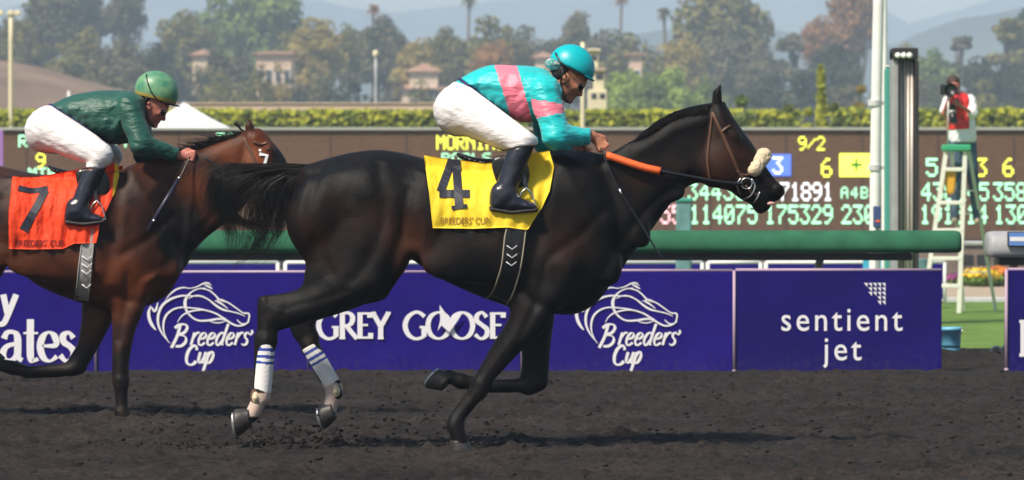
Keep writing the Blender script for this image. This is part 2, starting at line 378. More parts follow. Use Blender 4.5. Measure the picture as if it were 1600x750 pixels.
    def build(s, name, mats, parent, f=None, smooth=2, mifn=None, attr=None, at=None):
        V, Fc = s.surf(f, smooth)
        if len(V) == 0: print('EMPTY', name); return None
        mi = None
        if mifn:
            Cn = V[Fc].mean(1); PX = Cn[:,0]*F/s.D+800; PY = YH-(Cn[:,2]-H)*F/s.D; mi = mifn(PX, PY, Cn[:,1])
        W = V + np.array([0, s.D, 0])
        o = mesh(name, W, Fc, mats, parent, True, mi, at)
        if attr:
            PX = V[:,0]*F/s.D+800; PY = YH-(V[:,2]-H)*F/s.D
            a = attr(PX, PY, V[:,1]); at_ = o.data.attributes.new('coat', 'FLOAT', 'POINT'); at_.data.foreach_set('value', a.astype(np.float32))
        return o
def lerp_line(PX, PY, a, b):
    """>0 right of the line a->b (seen on the picture, going down)"""
    return (PX-a[0])*(b[1]-a[1]) - (PY-a[1])*(b[0]-a[0])
# ------------------------------------------------------------------ lettering
def ribbon(mb, P, W, fn, off, closed=False, smooth=True, m=0, n=5):
    """flat stroke in picture units mapped through fn(px,py,off) -> world"""
    Q = smooth_poly([(*p, w) for p, w in zip(P, W)], n, closed) if smooth else np.array([(*p, w) for p, w in zip(P, W)])
    if closed: Q = np.vstack([Q, Q[:1]])
    L = []; R = []
    for i in range(len(Q)):
        a = Q[max(i-1,0)] if not closed else Q[(i-1) % (len(Q)-1)]; b = Q[min(i+1,len(Q)-1)] if not closed else Q[(i+1) % (len(Q)-1)]
        d = b[:2]-a[:2]; d = d/max(np.linalg.norm(d), 1e-6); nn = np.array([-d[1], d[0]])*Q[i,2]/2
        L.append(Q[i,:2]+nn); R.append(Q[i,:2]-nn)
    V = [fn(p[0], p[1], off) for p in L+R]; N = len(Q)
    mb.add(V, [(i, i+1, N+i+1, N+i) for i in range(N-1)], m)
GL = {  # stroke letters: x right, y up, height 1 = x-height (capitals too in the G set)
 'B': (.95, [[(.28,1.72),(.22,.8),(.02,-.12)], [(.0,1.45),(.2,1.72),(.55,1.75),(.72,1.5),(.6,1.1),(.25,.92)], [(.25,.92),(.68,.8),(.8,.4),(.6,.05),(.25,.0)]]),
 'C': (.95, [[(.92,1.3),(.85,1.6),(.6,1.7),(.25,1.4),(.05,.8),(.1,.2),(.4,-.05),(.75,.05),(.95,.3)]]),
 'r': (.5, [[(.15,1),(.08,0)], [(.12,.55),(.3,.9),(.48,1.0),(.56,.92)]]),
 'e': (.62, [[(.14,.5),(.42,.55),(.55,.75),(.45,.97),(.22,.9),(.06,.5),(.12,.1),(.35,.0),(.58,.2)]]),
 'd': (.72, [[(.58,.8),(.4,1.0),(.16,.8),(.05,.4),(.15,.03),(.35,.05),(.55,.4)], [(.72,1.7),(.58,.5),(.56,.1),(.7,.02)]]),
 's': (.5, [[(.5,.85),(.34,1),(.16,.86),(.22,.6),(.42,.4),(.42,.12),(.22,0),(.02,.12)]]),
 'u': (.72, [[(.12,1),(.08,.3),(.2,0),(.4,.12),(.56,.5)], [(.62,1),(.54,.2),(.62,.0),(.72,.06)]]),
 'p': (.7, [[(.16,1),(.08,.2),(-.04,-.75)], [(.12,.6),(.3,.95),(.52,.97),(.6,.6),(.45,.12),(.22,.0),(.1,.12)]]),
 "'": (.3, [[(.2,1.35),(.28,1.15),(.1,.95)]]),
}
UP = {
 'G': (1.02, [[(.88,.84),(.68,.98),(.45,1.0),(.16,.82),(.03,.5),(.16,.17),(.45,0),(.72,.03),(.87,.12)], [(.86,.44),(.86,.08)], [(.66,.44),(1.0,.44)]]),
 'R': (.86, [[(.16,1),(.16,0)], [(.16,.96),(.45,.98),(.64,.84),(.60,.60),(.40,.50),(.16,.50)], [(.36,.5),(.56,.28),(.86,.0)], [(.02,.98),(.3,.98)], [(.02,.02),(.3,.02)]]),
 'E': (.74, [[(.16,1),(.16,0)], [(.04,.96),(.62,.96)], [(.16,.52),(.54,.52)], [(.04,.04),(.66,.04)], [(.62,1),(.62,.8)], [(.66,.0),(.67,.22)]]),
 'Y': (.86, [[(.04,1),(.42,.46)], [(.8,1),(.42,.46)], [(.42,.48),(.42,0)], [(-.04,.98),(.2,.98)], [(.66,.98),(.9,.98)], [(.28,.02),(.56,.02)]]),
 'O': (1.04, [['o',(.5,1.0),(.84,.85),(.97,.5),(.84,.15),(.5,0),(.16,.15),(.03,.5),(.16,.85)]]),
 'S': (.68, [[(.56,.82),(.36,1),(.14,.88),(.14,.68),(.36,.52),(.58,.34),(.54,.1),(.3,0),(.06,.16)]]),
 'a': (.74, [[(.1,.76),(.2,.96),(.42,.98),(.56,.8),(.56,.1)], [(.56,.12),(.72,.02)], [(.56,.6),(.2,.5),(.06,.24),(.18,.02),(.4,.05),(.56,.25)]]),
 't': (.54, [[(.26,1.42),(.26,.16),(.38,.02),(.52,.08)], [(.02,.95),(.52,.95)]]),
 'e': (.70, [[(.12,.52),(.58,.54),(.54,.84),(.34,.98),(.14,.82),(.05,.48),(.16,.12),(.38,.0),(.62,.16)]]),
 's': (.56, [[(.48,.78),(.32,.97),(.13,.86),(.16,.64),(.36,.5),(.5,.3),(.42,.06),(.22,.0),(.03,.2)]]),
 'y': (.7, [[(.04,1),(.34,.12)], [(.64,1),(.38,.1),(.22,-.32),(.0,-.36)]]),
 'M': (1.1, [[(.1,1),(.1,0)], [(.1,1),(.5,.1)], [(.5,.1),(.9,1)], [(.9,1),(.9,0)]]),
}
def write(mb, txt, font, x, yb, hx, fn, thick, thin, shear=0, adv=1.0, nib=0.0, sx=1.0, off0=.002):
    """calligraphic strokes; returns pen position"""
    k = 0
    for ch in txt:
        if ch == ' ': x += .45*hx*adv; continue
        w, strokes = font[ch]
        for st in strokes:
            closed = st[0] == 'o'; P = st[1:] if closed else st
            Q = [(x + (p[0]*sx + shear*p[1])*hx, yb - p[1]*hx) for p in P]
            Wd = []
            for i in range(len(Q)):
                a = Q[(i-1) % len(Q)] if closed else Q[max(i-1,0)]; b = Q[(i+1) % len(Q)] if closed else Q[min(i+1,len(Q)-1)]
                th = math.atan2(b[1]-a[1], b[0]-a[0]); Wd.append(thin + (thick-thin)*abs(math.sin(th - nib)))
            ribbon(mb, Q, Wd, fn, off0 + k*.0005, closed, len(P) > 2, n=5); k += 1
        x += w*hx*adv*sx
    return x
def font_text(name, txt, px, py, size, D, matl, parent, fn, spacing=1.0, align='LEFT', bold=0.0, sx=1.0, lift=.003):
    """built-in font -> flat mesh, mapped through fn(px,py,off)"""
    c = bpy.data.curves.new('t', 'FONT'); c.body = txt; c.size = 1; c.space_character = spacing; c.align_x = align; c.offset = bold; c.resolution_u = 4
    o = bpy.data.objects.new('t', c); me = bpy.data.meshes.new_from_object(o)
    V = [fn(px + v.co.x*size*sx, py - v.co.y*size, lift) for v in me.vertices]; Fc = [tuple(p.vertices) for p in me.polygons]
    bpy.data.objects.remove(o); bpy.data.curves.remove(c); bpy.data.meshes.remove(me)
    return mesh(name, V, Fc, matl, parent)
FONT57 = {'0':'0E11131519110E','1':'040C040404040E','2':'0E11010204081F','3':'1F02040201110E','4':'02060A121F0202','5':'1F101E0101110E','6':'0608101E11110E','7':'1F010204080808','8':'0E11110E11110E','9':'0E11110F01020C',
 '/':'00010204081000','A':'0E11111F111111','B':'1E11111E11111E','C':'0E11101010110E','D':'1C12111111121C','E':'1F10101E10101F','G':'0E11101711110F','I':'0E04040404040E','L':'1010101010101F','M':'111B1515111111','N':'11191513111111','O':'0E11111111110E','P':'1E11111E101010','R':'1E11111E141211','S':'0F10100E01011E','T':'1F040404040404'}
def led(mb, txt, x, y, w, h, D, mi=0, adv=None):
    """dot-matrix characters, top-left at picture x,y, each w by h pixels"""
    adv = adv or w*1.18
    for ch in txt:
        if ch != ' ':
            g = FONT57[ch]
            for r in range(7):
                bits = int(g[2*r:2*r+2], 16)
                for c in range(5):
                    if bits >> (4-c) & 1:
                        X0, _, Z0 = pt(x + c*w/5 + w*.01, y + r*h/7 + h*.01, D); X1, _, Z1 = pt(x + (c+1)*w/5 - w*.01, y + (r+1)*h/7 - h*.01, D)
                        mb.add([(X0,D,Z1),(X1,D,Z1),(X1,D,Z0),(X0,D,Z0)], [(0,1,2,3)], mi)
        x += adv
    return x
# ------------------------------------------------------------------ ground
def vnoise(x, y, s, seed):
    r = np.random.default_rng(seed); G = r.random((256, 256)).astype(np.float32)
    u = x/s + 1000; v = y/s + 1000; i = np.floor(u).astype(int); j = np.floor(v).astype(int); a = u-i; b = v-j; a = a*a*(3-2*a); b = b*b*(3-2*b)
    g = lambda p, q: G[p % 256, q % 256]
    return g(i,j)*(1-a)*(1-b)+g(i+1,j)*a*(1-b)+g(i,j+1)*(1-a)*b+g(i+1,j+1)*a*b - .5
def dirt_mat():
    m = bpy.data.materials.new('dirt'); m.use_nodes = True; t = m.node_tree; b = t.nodes['Principled BSDF']; L = t.links.new
    tc = t.nodes.new('ShaderNodeTexCoord')
    n = t.nodes.new('ShaderNodeTexNoise'); n.inputs['Scale'].default_value = 1.1; n.inputs['Detail'].default_value = 9; n.inputs['Roughness'].default_value = .68; L(tc.outputs['Object'], n.inputs['Vector'])
    n2 = t.nodes.new('ShaderNodeTexNoise'); n2.inputs['Scale'].default_value = 38; n2.inputs['Detail'].default_value = 6; L(tc.outputs['Object'], n2.inputs['Vector'])
    r = t.nodes.new('ShaderNodeValToRGB'); L(n.outputs['Fac'], r.inputs[0]); e = r.color_ramp.elements
    e[0].position = .3; e[0].color = (.010, .0088, .0095, 1); e[1].position = .72; e[1].color = (.038, .031, .0285, 1)
    r2 = t.nodes.new('ShaderNodeValToRGB'); L(n2.outputs['Fac'], r2.inputs[0]); r2.color_ramp.elements[0].position = .35; r2.color_ramp.elements[0].color = (.42,.42,.42,1); r2.color_ramp.elements[1].position = .7; r2.color_ramp.elements[1].color = (1.4,1.32,1.25,1)
    mx = t.nodes.new('ShaderNodeMix'); mx.data_type = 'RGBA'; mx.blend_type = 'MULTIPLY'; mx.inputs[0].default_value = 1; L(r.outputs[0], mx.inputs[6]); L(r2.outputs[0], mx.inputs[7]); L(mx.outputs[2], b.inputs['Base Color'])
    b.inputs['Roughness'].default_value = .95; b.inputs['Specular IOR Level'].default_value = .2
    bp = t.nodes.new('ShaderNodeBump'); bp.inputs['Strength'].default_value = .8; bp.inputs['Distance'].default_value = .012; L(n2.outputs['Fac'], bp.inputs['Height']); L(bp.outputs[0], b.inputs['Normal'])
    return m
M['dirt'] = dirt_mat()
for nm in ('purple', 'purple_dark'):                                # dirt thrown up along the foot of the boards
    m = M[nm]; t = m.node_tree; bs = t.nodes['Principled BSDF']; L = t.links.new; src = bs.inputs['Base Color'].links[0].from_socket
    tc = t.nodes.new('ShaderNodeTexCoord'); sp = t.nodes.new('ShaderNodeSeparateXYZ'); L(tc.outputs['Object'], sp.inputs[0]); nz = t.nodes.new('ShaderNodeTexNoise'); nz.inputs['Scale'].default_value = 22; nz.inputs['Detail'].default_value = 8; L(tc.outputs['Object'], nz.inputs['Vector'])
    mr = t.nodes.new('ShaderNodeMapRange'); mr.inputs[1].default_value = .26; mr.inputs[2].default_value = 0; L(sp.outputs[2], mr.inputs[0])
    m1 = t.nodes.new('ShaderNodeMath'); m1.operation = 'MULTIPLY'; L(mr.outputs[0], m1.inputs[0]); m1.inputs[1].default_value = .34
    m2 = t.nodes.new('ShaderNodeMath'); m2.operation = 'ADD'; L(nz.outputs['Fac'], m2.inputs[0]); L(m1.outputs[0], m2.inputs[1])
    m3 = t.nodes.new('ShaderNodeMapRange'); m3.inputs[1].default_value = .68; m3.inputs[2].default_value = .95; m3.inputs[4].default_value = .15; L(m2.outputs[0], m3.inputs[0])
    mx = t.nodes.new('ShaderNodeMix'); mx.data_type = 'RGBA'; L(m3.outputs[0], mx.inputs[0]); L(src, mx.inputs[6]); mx.inputs[7].default_value = (.10,.08,.075,1); L(mx.outputs[2], bs.inputs['Base Color'])
M['grass'] = mat('grass', (.095, .17, .03), .9, .2, col2=(.15, .25, .05), nscale=2.2, detail=8)
M['far_ground'] = mat('far_ground', (.16, .14, .09), .95, .1, col2=(.10, .13, .05), nscale=.05)
M['path'] = mat('path', (.42, .33, .25), .9, .2, noise=.1, nscale=2)
def build_ground():
    gs = .022; x = np.arange(-3.9, 4.8, gs); y = np.arange(17.0, 35.2, gs*1.15)
    X, Y = np.meshgrid(x, y, indexing='ij')
    warp = vnoise(X, Y, .5, 20)*.25
    Z = vnoise(X+warp, Y, 1.3, 1)*.022 + vnoise(X, Y+warp, .42, 2)*.020 + vnoise(X+warp, Y, .17, 3)*.022 + vnoise(X, Y, .075, 4)*.020 + vnoise(X, Y, .035, 5)*.014
    clod = np.clip(vnoise(X, Y, .11, 6)-.22, 0, 1)*.12 + np.clip(vnoise(X, Y, .055, 8)-.26, 0, 1)*.09; Z += clod
    for k in range(170):                                            # hoof prints
        cx, cy = RNG.uniform(-3.8, 3.8), RNG.uniform(17.2, 27.5); r = RNG.uniform(.07, .12)
        q = ((X-cx)/r)**2 + ((Y-cy)/(r*.9))**2
        Z += -.035*np.exp(-q*1.2) + .018*np.exp(-(np.sqrt(q)-1.35)**2*6)
    # drift of loose dirt at the far edge (beyond the boards, by the gap)
    Z -= Z.mean(); Z *= 1 - .6*np.exp(-((Y-29.7)/.55)**2)
    Z += .07*np.exp(-((X-3.75)/.40)**2 - ((Y-32.6)/.45)**2)*(1+vnoise(X,Y,.12,9)*.9)
    fade = np.clip((X+3.9)/.2, 0, 1)*np.clip((4.78-X)/.05, 0, 1)*np.clip((Y-17)/.15, 0, 1)*np.clip((35.2-Y)/.15, 0, 1)
    Z = Z*fade + .004
    Z -= Z[np.abs(Y-21) < 1.5].mean()*0
    nx, ny = X.shape; V = np.stack([X, Y, Z], -1).reshape(-1, 3); i = np.arange(nx-1)[:, None]*ny + np.arange(ny-1)[None]
    Fc = np.stack([i, i+ny, i+ny+1, i+1], -1).reshape(-1, 4)
    tag(mesh('track_dirt', V, Fc, M['dirt'], smooth=True), kind='structure')
    mb = MB(); 
    for (xa, xb, ya, yb) in ((-60,60,-8,17.02),(-60,-3.88,17.02,35.1),(4.76,60,17.02,35.1)): mb.add([(xa,ya,0),(xb,ya,0),(xb,yb,0),(xa,yb,0)], [(0,1,2,3)])
    tag(mb.build('track_ground', M['dirt']), kind='structure')
    mb = MB(); mb.add([(-60,35.0,.008),(60,35.0,.008),(60,54.5,.008),(-60,54.5,.008)], [(0,1,2,3)]); tag(mb.build('turf', M['grass']), kind='structure')
    mb = MB(); mb.add([(-60,54.3,.012),(60,54.3,.012),(60,70,.012),(-60,70,.012)], [(0,1,2,3)]); tag(mb.build('path', M['path']), kind='structure')
    mb = MB(); mb.add([(-3000,-60,-.1),(3000,-60,-.1),(3000,4000,-.1),(-3000,4000,-.1)], [(0,1,2,3)]); tag(mb.build('ground', M['far_ground']), kind='structure')
    mb = MB()                                                       # loose clods lying and thrown up around the hooves
    for (px, py, D, n, sp) in ((400,690,20.1,150,.35),(500,690,20.4,150,.35),(440,696,19.9,120,.5),(720,700,20,120,.30),(190,655,22.9,60,.3),(300,700,20.2,70,.4)):
        cx, cy, _ = pt(px, py, D)
        for k in range(n):
            r = random.uniform(.003, .013); a = random.random()*6.28; d = random.random()*sp
            z = .02 + (random.random()**2.2)*.16
            mb.ball((cx+math.cos(a)*d*1.6, cy+math.sin(a)*d*.6, z if random.random() < .5 else .02), (r*random.uniform(.7,1.4), r, r*random.uniform(.6,1)), 6)
    for k in range(500):
        r = random.uniform(.004, .016); mb.ball((random.uniform(-3.8,3.8), random.uniform(17.3,29.5), .022), (r*random.uniform(.8,1.5), r, r*.7), 6)
    tag(mb.build('dirt_clods', M['dirt'], smooth=True), 'loose dark dirt clods scattered over the track around the hooves', 'dirt clods', kind='stuff')
build_ground()
# ------------------------------------------------------------------ horses
def hoof(parent, c, ax, r0, r1, ln, D, y, toe=None):
    """hoof: c = picture centre of the sole, ax = picture direction from sole towards the leg; shoe on the sole"""
    cx, _, cz = pt(c[0], c[1], D); a = Vector((ax[0], ax[2] if len(ax) > 2 else 0, -ax[1])).normalized(); s = D/F
    mb = MB(); cc = Vector((cx, D+y, cz))
    tv = Vector((toe[0], 0, -toe[1])).normalized() if toe else Vector((0,0,0)); tv = (tv - a*tv.dot(a))
    n = 20; u = tv.normalized() if tv.length > .1 else a.cross(Vector((0,1,0))).normalized(); v = a.cross(u).normalized()
    prof = [(r0*.93, 0), (r0, .03), (r0*.97, .25), ((r0+r1)/2, .6), (r1*1.02, .9), (r1, 1.0)]
    b = 0
    for rr, h in prof:
        for k in range(n):
            t = 2*math.pi*k/n; mb.V.append(tuple(cc + a*h*ln*s + u*(math.cos(t)*rr*s*(1.12 if math.cos(t) > 0 else 1) - h*r0*.28*s) + v*math.sin(t)*rr*s*.92))
    for i in range(len(prof)-1):
        for k in range(n): mb.F.append((i*n+k, i*n+(k+1)%n, (i+1)*n+(k+1)%n, (i+1)*n+k)); mb.M.append(0)
    mb.F.append(tuple(reversed(range(n)))); mb.F.append(tuple((len(prof)-1)*n+k for k in range(n))); mb.M += [0, 0]
    h = mb.build('hoof', M['hoof'], parent, True)
    sh = MB(); P = [cc - a*.004 + u*math.cos(t)*r0*s*(1.02 if math.cos(t) > 0 else .9) + v*math.sin(t)*r0*s*.82 for t in np.linspace(-2.5, 2.5, 22)]
    sh.tube(P, .0075, 6); sh.build('horseshoe', M['shoe'], h, True)
def strands(mb, root_fn, n, seg=7, r=.0022, m=0):
    for i in range(n):
        P = root_fn(i); P = smooth_poly(P, 3, False)
        k = len(P); R = [r*(1 - .75*(j/(k-1))**1.5) for j in range(k)]
        mb.tube(P, R, 3, m, cap=False)
def hair_bundle(mb, guides, n, spread, r, jitter=.5, D=20, grow=None):
    """interpolate strands between guide polylines given in picture px with lateral y"""
    G = [smooth_poly([(g[0], g[1], g[2]) for g in gd], 4, False) for gd in guides]; N = 12
    G = [np.array([g[int(round(t))] for t in np.linspace(0, len(g)-1, N)]) for g in G]
    for i in range(n):
        t = random.random()*(len(G)-1); k = min(int(t), len(G)-2); a = t-k
        P = G[k]*(1-a)+G[k+1]*a; ph = random.random()*6.28; L = random.uniform(.62, 1.0)
        off = np.array([random.gauss(0,1), random.gauss(0,1), random.gauss(0,.012)])
        Q = []
        m = max(4, int(N*L))
        for j in range(m):
            f = j/(N-1); o = off*np.array([spread*f, spread*f, 1]) ; w = math.sin(ph+f*7)*jitter*f*3
            p = P[j] + o + np.array([w*.5, w, 0]); x, _, z = pt(p[0], p[1], D); Q.append((x, D+p[2], z))
        rr = r*random.uniform(.6, 1.3); mb.tube(Q, [rr*(1-.8*(j/(m-1))**2) for j in range(m)], 3, 0, cap=False)
def body_strap(mb, pts, ys, D, w, t=.004, lift=.006, m=0, side=-1):
    """strap lying on a body: picture polyline dropped on the body surface"""
    Q = smooth_poly([(p[0], p[1]) for p in pts], 5, False); L = []; R = []
    P3 = []; last = None
    for q in Q:
        y = ys(q[0], q[1]); 
        if y is None: y = last if last is not None else -.05
        last = y; P3.append(Vector(((q[0]-800)*D/F, D + side*(abs(y)+lift), H-(q[1]-YH)*D/F)))
    hw = w*D/F/2; b = len(mb.V)
    for i, p in enumerate(P3):
        d = (P3[min(i+1,len(P3)-1)]-P3[max(i-1,0)]).normalized(); u = Vector((-d.z, 0, d.x))
        if u.length < .05: u = Vector((1,0,0))
        u.normalize(); nrm = Vector((0, side, 0))
        for sx, sy in ((-1,0),(1,0),(1,1),(-1,1)): mb.V.append(tuple(p + u*sx*hw + nrm*(sy*t)))
    for i in range(len(P3)-1):
        for k in range(4): mb.F.append((b+i*4+k, b+i*4+(k+1)%4, b+(i+1)*4+(k+1)%4, b+(i+1)*4+k)); mb.M.append(m)
    mb.F += [(b+3,b+2,b+1,b), tuple(b+(len(P3)-1)*4+k for k in range(4))]; mb.M += [m, m]
def cloth_shell(name, outline, ys, D, mats, parent, lift=.014, step=3.0, ripple=.004, minabs=.0, mifn=None, seed=0, yfn=None):
    """cloth lying over the body inside a picture outline"""
    P = np.array(outline, float); x0, y0 = P.min(0); x1, y1 = P.max(0)
    # columns: outline top and bottom per column so that the edges stay clean
    xs = np.arange(x0+.01, x1, step); xs = np.append(xs, x1-.01); cols = []
    for x in xs:
        c = []
        for i in range(len(P)):
            a, b = P[i], P[(i+1) % len(P)]
            if (a[0] <= x) != (b[0] <= x): c.append(a[1]+(b[1]-a[1])*(x-a[0])/(b[0]-a[0]))
        cols.append((min(c), max(c)) if len(c) >= 2 else (y0, y1))
    n = max(4, int((y1-y0)/step)); V = []; 
    for x, (t, bt) in zip(xs, cols):
        for j in range(n+1):
            py = t+(bt-t)*j/n; y = ys(x, py)
            y = -minabs if y is None else min(y, -minabs)
            f = j/n
            rp = (math.sin(x*.33+seed+f*2)*.5 + math.sin(x*.17+f*5+seed*2)*.5 + float(vnoise(np.array([x]), np.array([py*.5]), 9, 30+seed)[0]))*ripple*(.3+f)
            V.append(((x-800)*D/F, D + y - lift - rp, H-(py-YH)*D/F))
    N = len(V); nc = len(xs); m1 = n+1
    Fc = [(i*m1+j, i*m1+j+1, (i+1)*m1+j+1, (i+1)*m1+j) for i in range(nc-1) for j in range(n)]
    V2 = [(v[0], v[1]+.004, v[2]) for v in V]; Fb = [tuple(N+q for q in reversed(f)) for f in Fc]
    rim = [i*m1 for i in range(nc)] + [(nc-1)*m1+j for j in range(1, m1)] + [i*m1+n for i in range(nc-2, -1, -1)] + [j for j in range(n-1, 0, -1)]
    Fr = [(rim[k], N+rim[k], N+rim[(k+1) % len(rim)], rim[(k+1) % len(rim)]) for k in range(len(rim))]
    mi = None
    if mifn:
        mi = []
        for f in Fc+Fb+Fr:
            c = [np.mean([(V+V2)[q][a] for q in f]) for a in (0, 2)]; mi.append(mifn(c[0]*F/D+800, YH-(c[1]-H)*F/D))
    o = mesh(name, V+V2, Fc+Fb+Fr, mats, parent, True, mi)
    A = np.array(V).reshape(nc, m1, 3)
    def surf(px, py, off=0.0):
        i = np.interp(px, xs, np.arange(nc)); k = int(min(i, nc-2)); a = i-k
        t = cols[k][0]*(1-a)+cols[k+1][0]*a; bt = cols[k][1]*(1-a)+cols[k+1][1]*a
        j = np.clip((py-t)/max(bt-t, 1e-3), 0, 1)*n; l = int(min(j, n-1)); b = j-l
        y = A[k,l,1]*(1-a)*(1-b)+A[k+1,l,1]*a*(1-b)+A[k,l+1,1]*(1-a)*b+A[k+1,l+1,1]*a*b
        return ((px-800)*D/F, y-off-.003, H-(py-YH)*D/F)
    return o, surf
ID = lambda p: p
def TR(P, f): return [(*f(q[0], q[1]), *q[2:]) for q in P]
def horse_hind(g, T, s):
    """hind quarter and both hind legs, T maps picture points, s scales radii"""
    g.poly(TR([(470,300),(500,275),(560,270),(640,290),(642,350),(631,393),(624,421),(611,459),(582,469),(558,480),(500,499),(462,509),(444,514),(437,518),(433,540),(406,540),(404,505),(404,478),(406,466),(411,461),(430,459),(465,452),(489,432),(478,407),(461,379),(452,352),(456,320)], T),
           [(T(405,0)[0],.042),(T(450,0)[0],.055),(T(490,0)[0],.085),(T(560,0)[0],.125),(T(640,0)[0],.13)], .12*s, [(T(405,0)[0],-.13),(T(640,0)[0],-.155)], .03)
    g.poly(TR([(640,340),(632,390),(618,440),(600,468),(560,478),(520,486),(497,496),(490,509),(497,530),(484,545),(472,546),(456,528),(450,508),(462,485),(500,450),(540,400)], T),
           [(T(450,0)[0],.04),(T(520,0)[0],.06),(T(600,0)[0],.11)], .11*s, .15, .03)
    c = lambda a, b, ra, rb, k=.012, sq=1: g.cone((*T(a[0],a[1]), a[2]), (*T(b[0],b[1]), b[2]), ra*s, rb*s, k, sq)
    c((419,530,-.13),(414,600,-.13),13.5,11.5,.02); c((407,525,-.13),(404,602,-.13),6,6,.02)          # cannon and tendon
    c((412,612,-.13),(412,618,-.13),14,13,.015); c((410,620,-.13),(395,648,-.13),12,11)
    c((483,540,.14),(516,598,.13),13,11.5,.02); c((475,548,.14),(507,602,.13),6,6,.02)
    c((520,606,.13),(521,610,.13),14,13,.015); c((520,614,.13),(513,642,.13),12,11)
def muscles(g, T, s, L):
    for (x, y, yy, rx, ry, rz, rot, k) in L: g.ell((*T(x, y), yy), (rx*s, ry*s, rz), rot, k)
HIND_MUS = [(500,330,-.17,44,62,.115,20,.03),(575,300,-.15,70,48,.125,-8,.04),(600,385,-.17,46,64,.11,10,.03),(520,420,-.15,46,28,.07,-28,.025),(660,330,-.20,30,60,.10,0,.05)]
GROOVES = [([(505,262),(488,320),(497,370),(520,425)],9,.014), ([(642,300),(634,350),(618,400),(604,448)],11,.018), ([(592,262),(604,330),(588,390),(556,436)],11,.012), ([(450,482),(500,468),(545,452)],6,.008),
  ([(424,468),(427,512)],5,.006), ([(540,250),(600,262),(650,275)],12,.008), ([(655,285),(660,330),(650,370)],12,.012), ([(520,300),(560,340),(570,380)],14,-.010)]
def make_horse(name, label, T, s, D, bounds, coatm, front, attr):
    x0, x1, y0, y1 = bounds
    g = Grid(D, x0, x1, y0, y1, -.42, .42, .0105)
    front(g); horse_hind(g, T, s); muscles(g, T, s, HIND_MUS)
    for P, w, A in GROOVES: g.groove(TR(P, T), w*s, A*.8)
    for P, w, A in front.grooves: g.groove(P, w*s, A*.85)
    bx = (front.base[0]-800)*D/F
    o = thing(name, label, 'horse', (bx, D, 0))
    return g, o
